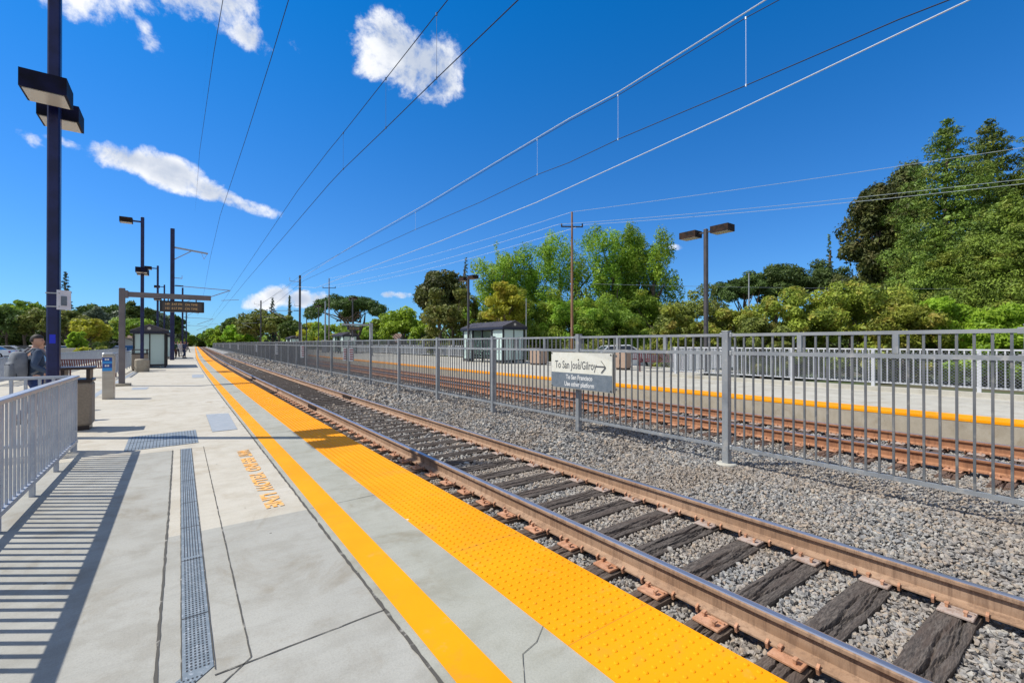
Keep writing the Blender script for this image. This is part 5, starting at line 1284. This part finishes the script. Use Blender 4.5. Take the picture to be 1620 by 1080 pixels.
# ivy, hedges and far woods (uncountable)
def belt(name, label, pts, h, w_, mt, n, leaf, seed, g0=-.5):
    g = np.random.default_rng(seed); cl = []
    for a, b in zip(pts[:-1], pts[1:]):
        L = math.dist(a, b); k = int(L / (w_ * .5)) + 1
        for i in range(k):
            t = (i + g.random()) / k; hh = h * g.uniform(.6, 1.1)
            cl.append((a[0] + (b[0] - a[0]) * t + g.uniform(-.3, .3) * w_, a[1] + (b[1] - a[1]) * t + g.uniform(-.3, .3) * w_, g0 + hh * .5, w_ * .5, w_ * .5, hh * .5))
    V, F = leaf_cloud(cl, n, leaf, seed); tag(link(name, npmesh(name, V, F), mt), label, 'hedge' if name == 'hedge' else 'woods', kind='stuff')
belt('hedge', 'continuous leafy undergrowth behind the far platform', [at(1700, 22), at(1300, 27), at(1050, 32), at(860, 42), at(700, 56)], 2.3, 2.6, LM['olive'], 60000, .10, 200)
belt('hedge', 'dense dark undergrowth at the foot of the tall trees', [at(1800, 32), at(1400, 42), at(1100, 50), at(860, 56), at(650, 72)], 4.2, 4, LM['dark'], 42000, .17, 201)
belt('far_woods', 'far off line of trees along the horizon', [at(-250, 190), at(60, 200), at(200, 230), at(278, 360), at(302, 620)], 8, 12, LM['dark'], 30000, .7, 202)
belt('far_woods', 'far off line of trees beyond the fence', [at(314, 620), at(330, 330), at(380, 220), at(500, 150), at(700, 120), at(1100, 110), at(1800, 100)], 7, 9, LM['mid'], 50000, .5, 203)

# ------------------------------------------------------------------ people
def skin(verts, edges, radii, sub=2, name='body'):
    me = bpy.data.meshes.new(name); me.from_pydata([tuple(v) for v in verts], edges, []); me.update()
    o = bpy.data.objects.new(name, me); COL.objects.link(o)
    o.modifiers.new('skin', 'SKIN'); sv = me.skin_vertices[0].data
    for i, r in enumerate(radii): sv[i].radius = (r, r) if not isinstance(r, tuple) else r
    sv[0].use_root = True
    sb = o.modifiers.new('sub', 'SUBSURF'); sb.levels = sub; sb.render_levels = sub
    dg = bpy.context.evaluated_depsgraph_get(); out = bpy.data.meshes.new_from_object(o.evaluated_get(dg)); bpy.data.objects.remove(o); return out
def chain(pts, radii, root=None, V=None, E=None, Rd=None):
    prev = root
    for p, r in zip(pts, radii):
        V.append(p); Rd.append(r)
        if prev is not None: E.append((prev, len(V) - 1))
        prev = len(V) - 1
    return prev
SKIN = mat('skin', (.52, .30, .21), .55, c2=(.46, .25, .17), ns=8)
def head_mesh(c, s=1.0, yaw=0.0):
    """head with jaw, nose, ears; faces local +y turned by yaw"""
    n, k = 20, 16; vs = []; fs = []
    for i in range(k + 1):
        ph = pi * i / k
        for j in range(n):
            a = 2 * pi * j / n; x = sin(ph) * cos(a); y = sin(ph) * sin(a); z = cos(ph)
            X = x * .076; Y = y * .096; Z = z * .12
            if z < -.1: X *= 1 + z * .28; Y = Y * (1 + z * .18) + .012 * (-z)
            if y > .75 and abs(x) < .3: Y += .022 * max(0, 1 - abs(z + .12) / .28) * (1 - abs(x) / .3)        # nose
            if y > .8 and abs(z + .45) < .12: Y += .006                                                         # lips
            if y > .7 and abs(z - .08) < .13 and .18 < abs(x) < .55: Y -= .007                                  # eye sockets
            if abs(y) < .2 and abs(x) > .9 and abs(z + .05) < .25: X += .014 * (1 if x > 0 else -1)             # ears
            vs.append((X, Y, Z))
    for i in range(k):
        for j in range(n): b = (j + 1) % n; fs.append((i * n + j, i * n + b, i * n + n + b, i * n + n + j))
    Mx = Matrix.Translation(c) @ Matrix.Rotation(yaw, 4, 'Z') @ Matrix.Scale(s, 4)
    return [Mx @ Vector(v) for v in vs], fs
def person(label, loc, rz, shirt, trousers, hair, pose='stand', H=1.76, headyaw=0.0, detail=True, shoes=(.03, .025, .02), group=None, seated=False, sleeves='long', skirt=False):
    k = H / 1.76; o = thing('person', label, 'person', loc, rz, group); g = random.Random(label)
    st = {'stand': (0.03, -.03), 'walk': (.26, -.24)}[pose]
    hipL, hipR = (-.095, 0, .92), (.095, 0, .92)
    kneeL, kneeR = (-.10, st[0] * .75 + .02, .50), (.10, st[1] * .3 + .04, .50); ankL, ankR = (-.11, st[0], .09), (.11, st[1] - .04, .10 if pose == 'stand' else .15)
    shL, shR = (-.185, -.01, 1.42), (.185, -.01, 1.42)
    if pose == 'walk': elL, elR, wrL, wrR = (-.25, -.07, 1.14), (.27, -.10, 1.16), (-.23, .08, .94), (.20, .16, 1.02)
    else: elL, elR, wrL, wrR = (-.235, -.02, 1.13), (.24, -.03, 1.13), (-.22, .10, .92), (.21, .18, 1.02)
    S = lambda p: Vector(p) * k
    def body():
        V, E, Rd = [], [], []
        r = chain([S((0, 0, .96)), S((0, .0, 1.12)), S((0, -.01, 1.30)), S((0, -.01, 1.43)), S((0, .0, 1.52)), S((0, .015, 1.60))], [(.13 * k, .10 * k), (.12 * k, .09 * k), (.15 * k, .105 * k), (.10 * k, .08 * k), .052 * k, .05 * k], None, V, E, Rd)
        for (h, kn, an, t) in ((hipL, kneeL, ankL, -1), (hipR, kneeR, ankR, 1)): chain([S(h), S(kn), S(an), S((an[0], an[1] + .14, .04 + (an[2] - .09)))], [.085 * k, .058 * k, .038 * k, .030 * k], 0, V, E, Rd)
        for (s_, e_, w_, t) in ((shL, elL, wrL, -1), (shR, elR, wrR, 1)):
            i = chain([S(s_), S(e_), S(w_)], [.055 * k, .040 * k, .027 * k], 2, V, E, Rd)
            dv = (Vector(w_) - Vector(e_)).normalized(); palm = Vector(w_) + dv * .055; i = chain([S(palm)], [.030 * k], i, V, E, Rd)
            if detail:
                sd = dv.cross(Vector((t, .2, 0))).normalized()
                for q in range(4):
                    b0 = palm + sd * (q - 1.5) * .019 + dv * .03; ln = (.068, .078, .073, .058)[q]; cu = Vector((-t * .3, .3, -.4)).normalized()
                    chain([S(b0), S(b0 + dv * ln * .5), S(b0 + dv * ln * .8 + cu * ln * .35)], [.0105 * k, .0095 * k, .008 * k], i, V, E, Rd)
                th = Vector(w_) + dv * .03 + sd * -.035; chain([S(th), S(th + dv * .03 - sd * .02), S(th + dv * .055 - sd * .015)], [.012 * k, .010 * k, .009 * k], i - 1, V, E, Rd)
        me = skin(V, E, Rd); hv, hf = head_mesh(S((0, .03, 1.645)), k * .98, headyaw)
        m = MB(); m.add([tuple(v.co) for v in me.vertices], [tuple(p.vertices) for p in me.polygons]); m.add([tuple(v) for v in hv], hf)
        return m.build('body', SKIN, o, True)
    body()
    sm = mat('shirt_cloth', shirt, .85, c2=[x * .75 for x in shirt], ns=7); tm = mat('trouser_cloth', trousers, .9, c2=[x * .7 for x in trousers], ns=9); hm = mat('hair', hair, .7, c2=[x * .6 for x in hair], ns=60)
    V, E, Rd = [], [], []
    chain([S((0, 0, .84)), S((0, 0, 1.04)), S((0, -.012, 1.28)), S((0, -.012, 1.40)), S((0, -.005, 1.475))], [(.165 * k, .125 * k), (.155 * k, .120 * k), (.18 * k, .132 * k), (.135 * k, .105 * k), (.075 * k, .07 * k)], None, V, E, Rd)
    for (s_, e_, w_) in ((shL, elL, wrL), (shR, elR, wrR)):
        if sleeves == 'long': chain([S(s_), S(e_), S(Vector(w_) * .96 + Vector(e_) * .04)], [.078 * k, .060 * k, .044 * k], 2, V, E, Rd)
        else: chain([S(s_), S(Vector(s_) * .35 + Vector(e_) * .65)], [.07 * k, .058 * k], 2, V, E, Rd)
    link('jacket' if sleeves == 'long' else 'shirt', skin(V, E, Rd), sm, o, True)
    V, E, Rd = [], [], []
    chain([S((0, 0, 1.02)), S((0, 0, .89))], [(.15 * k, .115 * k), (.15 * k, .115 * k)], None, V, E, Rd)
    for (h, kn, an) in ((hipL, kneeL, ankL), (hipR, kneeR, ankR)): chain([S((h[0], h[1], .80)), S(kn), S(an)], [.098 * k, .074 * k, .062 * k], 1, V, E, Rd)
    link('trousers', skin(V, E, Rd), tm, o, True)
    shm = mat('shoe_leather', shoes, .6)
    for an in (ankL, ankR):
        m = MB(); z = an[2] - .09; m.cbox((an[0] * k, (an[1] + .06) * k, (z + .045) * k), (.10 * k, .27 * k, .09 * k), .03 * k); m.build('shoe', shm, o, True)
    # hair: cap over the skull
    hv, hf = head_mesh(Vector((0, 0, 0)), k * 1.06, 0); keep = [i for i, v in enumerate(hv) if (v.z > .045 * k and True) or (v.y < -.01 * k and v.z > -.045 * k)]
    ks = set(keep); m = MB(); Mx = Matrix.Translation(S((0, .022, 1.652))) @ Matrix.Rotation(headyaw, 4, 'Z'); m.add([tuple(Mx @ v) for v in hv], [f for f in hf if all(i in ks for i in f)]); m.build('hair', hm, o, True)
    m = MB()
    for sx in (-1, 1):
        p = Mx @ Vector((sx * .030 * k, .088 * k, .008 * k)); m.lathe([(.001, -.007), (.008, -.003), (.008, .003), (.001, .007)], 8, p)
    m.build('eyes', M['black'], o)
    return o
# the walker with the backpack
wx, wy = at(56, 8.9); wrot = -TH - R(28)
person('man in a navy jacket walking behind the railing, head turned right, dark hair', (wx, wy, -.10), wrot, (.05, .08, .14), (.015, .035, .13), (.035, .028, .025), 'walk', 1.76, R(-35))
bp = thing('backpack', 'grey backpack with dark zips worn by the man behind the railing', 'backpack', (wx, wy, -.10), wrot)
gm = mat('backpack_cloth', (.20, .215, .24), .9, c2=(.14, .155, .18), ns=5, bump=.3, bs=40); gd = mat('backpack_dark', (.03, .035, .05), .8)
def soft_box(c, s, sub=2):
    import bmesh
    bm = bmesh.new(); bmesh.ops.create_cube(bm, size=1); bmesh.ops.subdivide_edges(bm, edges=bm.edges, cuts=3, use_grid_fill=True)
    for v_ in bm.verts:
        p = v_.co * 2; l = (abs(p.x) ** 4 + abs(p.y) ** 4 + abs(p.z) ** 4) ** .25; q = p / max(l, 1e-6); v_.co = Vector((q.x * s[0] / 2 + c[0], q.y * s[1] / 2 + c[1], q.z * s[2] / 2 + c[2]))
    me_ = bpy.data.meshes.new('soft'); bm.to_mesh(me_); bm.free(); return me_
link('main_pocket', soft_box((0, -.235, 1.17), (.38, .22, .56)), gm, bp, True)
link('front_pocket', soft_box((0, -.345, 1.08), (.32, .10, .34)), gm, bp, True)
m = MB(); m.tube([(-.13, -.385, 1.20), (.13, -.385, 1.20)], .008, 5); m.tube([(.165, -.30, .98), (.165, -.30, 1.32)], .010, 5); m.tube([(-.165, -.30, .98), (-.165, -.30, 1.32)], .010, 5); m.build('zip', gd, bp)
for s in (-1, 1):
    P = [(s * .11, -.16, 1.40), (s * .12, -.07, 1.495), (s * .13, .05, 1.47), (s * .14, .135, 1.33), (s * .16, .10, 1.15), (s * .17, -.10, 1.0)]
    MB().tube(P, .022, 6).build('strap', gm, bp, True)
MB().tube([(-.04, -.2, 1.43), (-.02, -.21, 1.47), (.02, -.21, 1.47), (.04, -.2, 1.43)], .012, 6).build('handle', gd, bp)
fx, fy = at(66, 10.2)
person('person in a light blue shirt mostly hidden behind the man with the backpack', (fx, fy, -.1), -TH + R(160), (.22, .42, .70), (.30, .30, .32), (.10, .06, .04), 'stand', 1.68, 0, True, sleeves='short')
for k, (u, d, sh, tr, hr, l, pz) in enumerate(((276, 47, (.05, .12, .06), (.20, .08, .04), (.05, .03, .02), 'distant person in dark green beside the second shelter', 'stand'), (281, 50, (.55, .55, .6), (.03, .03, .05), (.05, .04, .03), 'distant person in a pale top left of the pushchair', 'stand'),
        (286, 52, (.55, .52, .50), (.5, .5, .5), (.25, .12, .05), 'distant person in pale clothes in the middle of the group', 'stand'), (291.5, 46, (.04, .06, .14), (.04, .06, .14), (.04, .03, .02), 'distant person in dark blue standing at the right of the group', 'stand'), (297, 78, (.05, .05, .06), (.05, .05, .07), (.03, .02, .02), 'tiny person in black beyond the group near the yellow line', 'walk'))):
    px_, py_ = at(u, d); person(l, (px_, py_, 0), R(180) + .4 * k, sh, tr, hr, pz, 1.7, 0, False, group='people waiting far down the platform')
# pushchair-like bicycle leaning by the second shelter
px_, py_ = at(269.5, 44); o = thing('bicycle', 'bicycle standing beside the second shelter on the near platform', 'bicycle', (px_, py_, 0), R(30))
for y0 in (-.52, .52):
    w_ = MB(); P = [(0, y0 + .33 * cos(t), .34 + .33 * sin(t)) for t in fr(0, 2 * pi, 20)]; w_.tube(P, .02, 5, False); w_.build('wheel', M['tyre'], o)
m = MB()
for a, b in (((0, -.52, .34), (0, -.1, .32)), ((0, -.1, .32), (0, -.22, .85)), ((0, -.52, .34), (0, -.2, .78)), ((0, -.1, .32), (0, .38, .80)), ((0, -.2, .78), (0, .36, .84)), ((0, .52, .34), (0, .36, .95))): m.tube([a, b], .016, 6)
m.build('frame', M['galv'], o); m = MB(); m.tube([(-.25, .33, .97), (.25, .33, .97)], .014, 6); m.build('handlebar', M['black'], o); MB().cbox((0, -.24, .9), (.13, .25, .05), .02).build('saddle', M['black'], o)
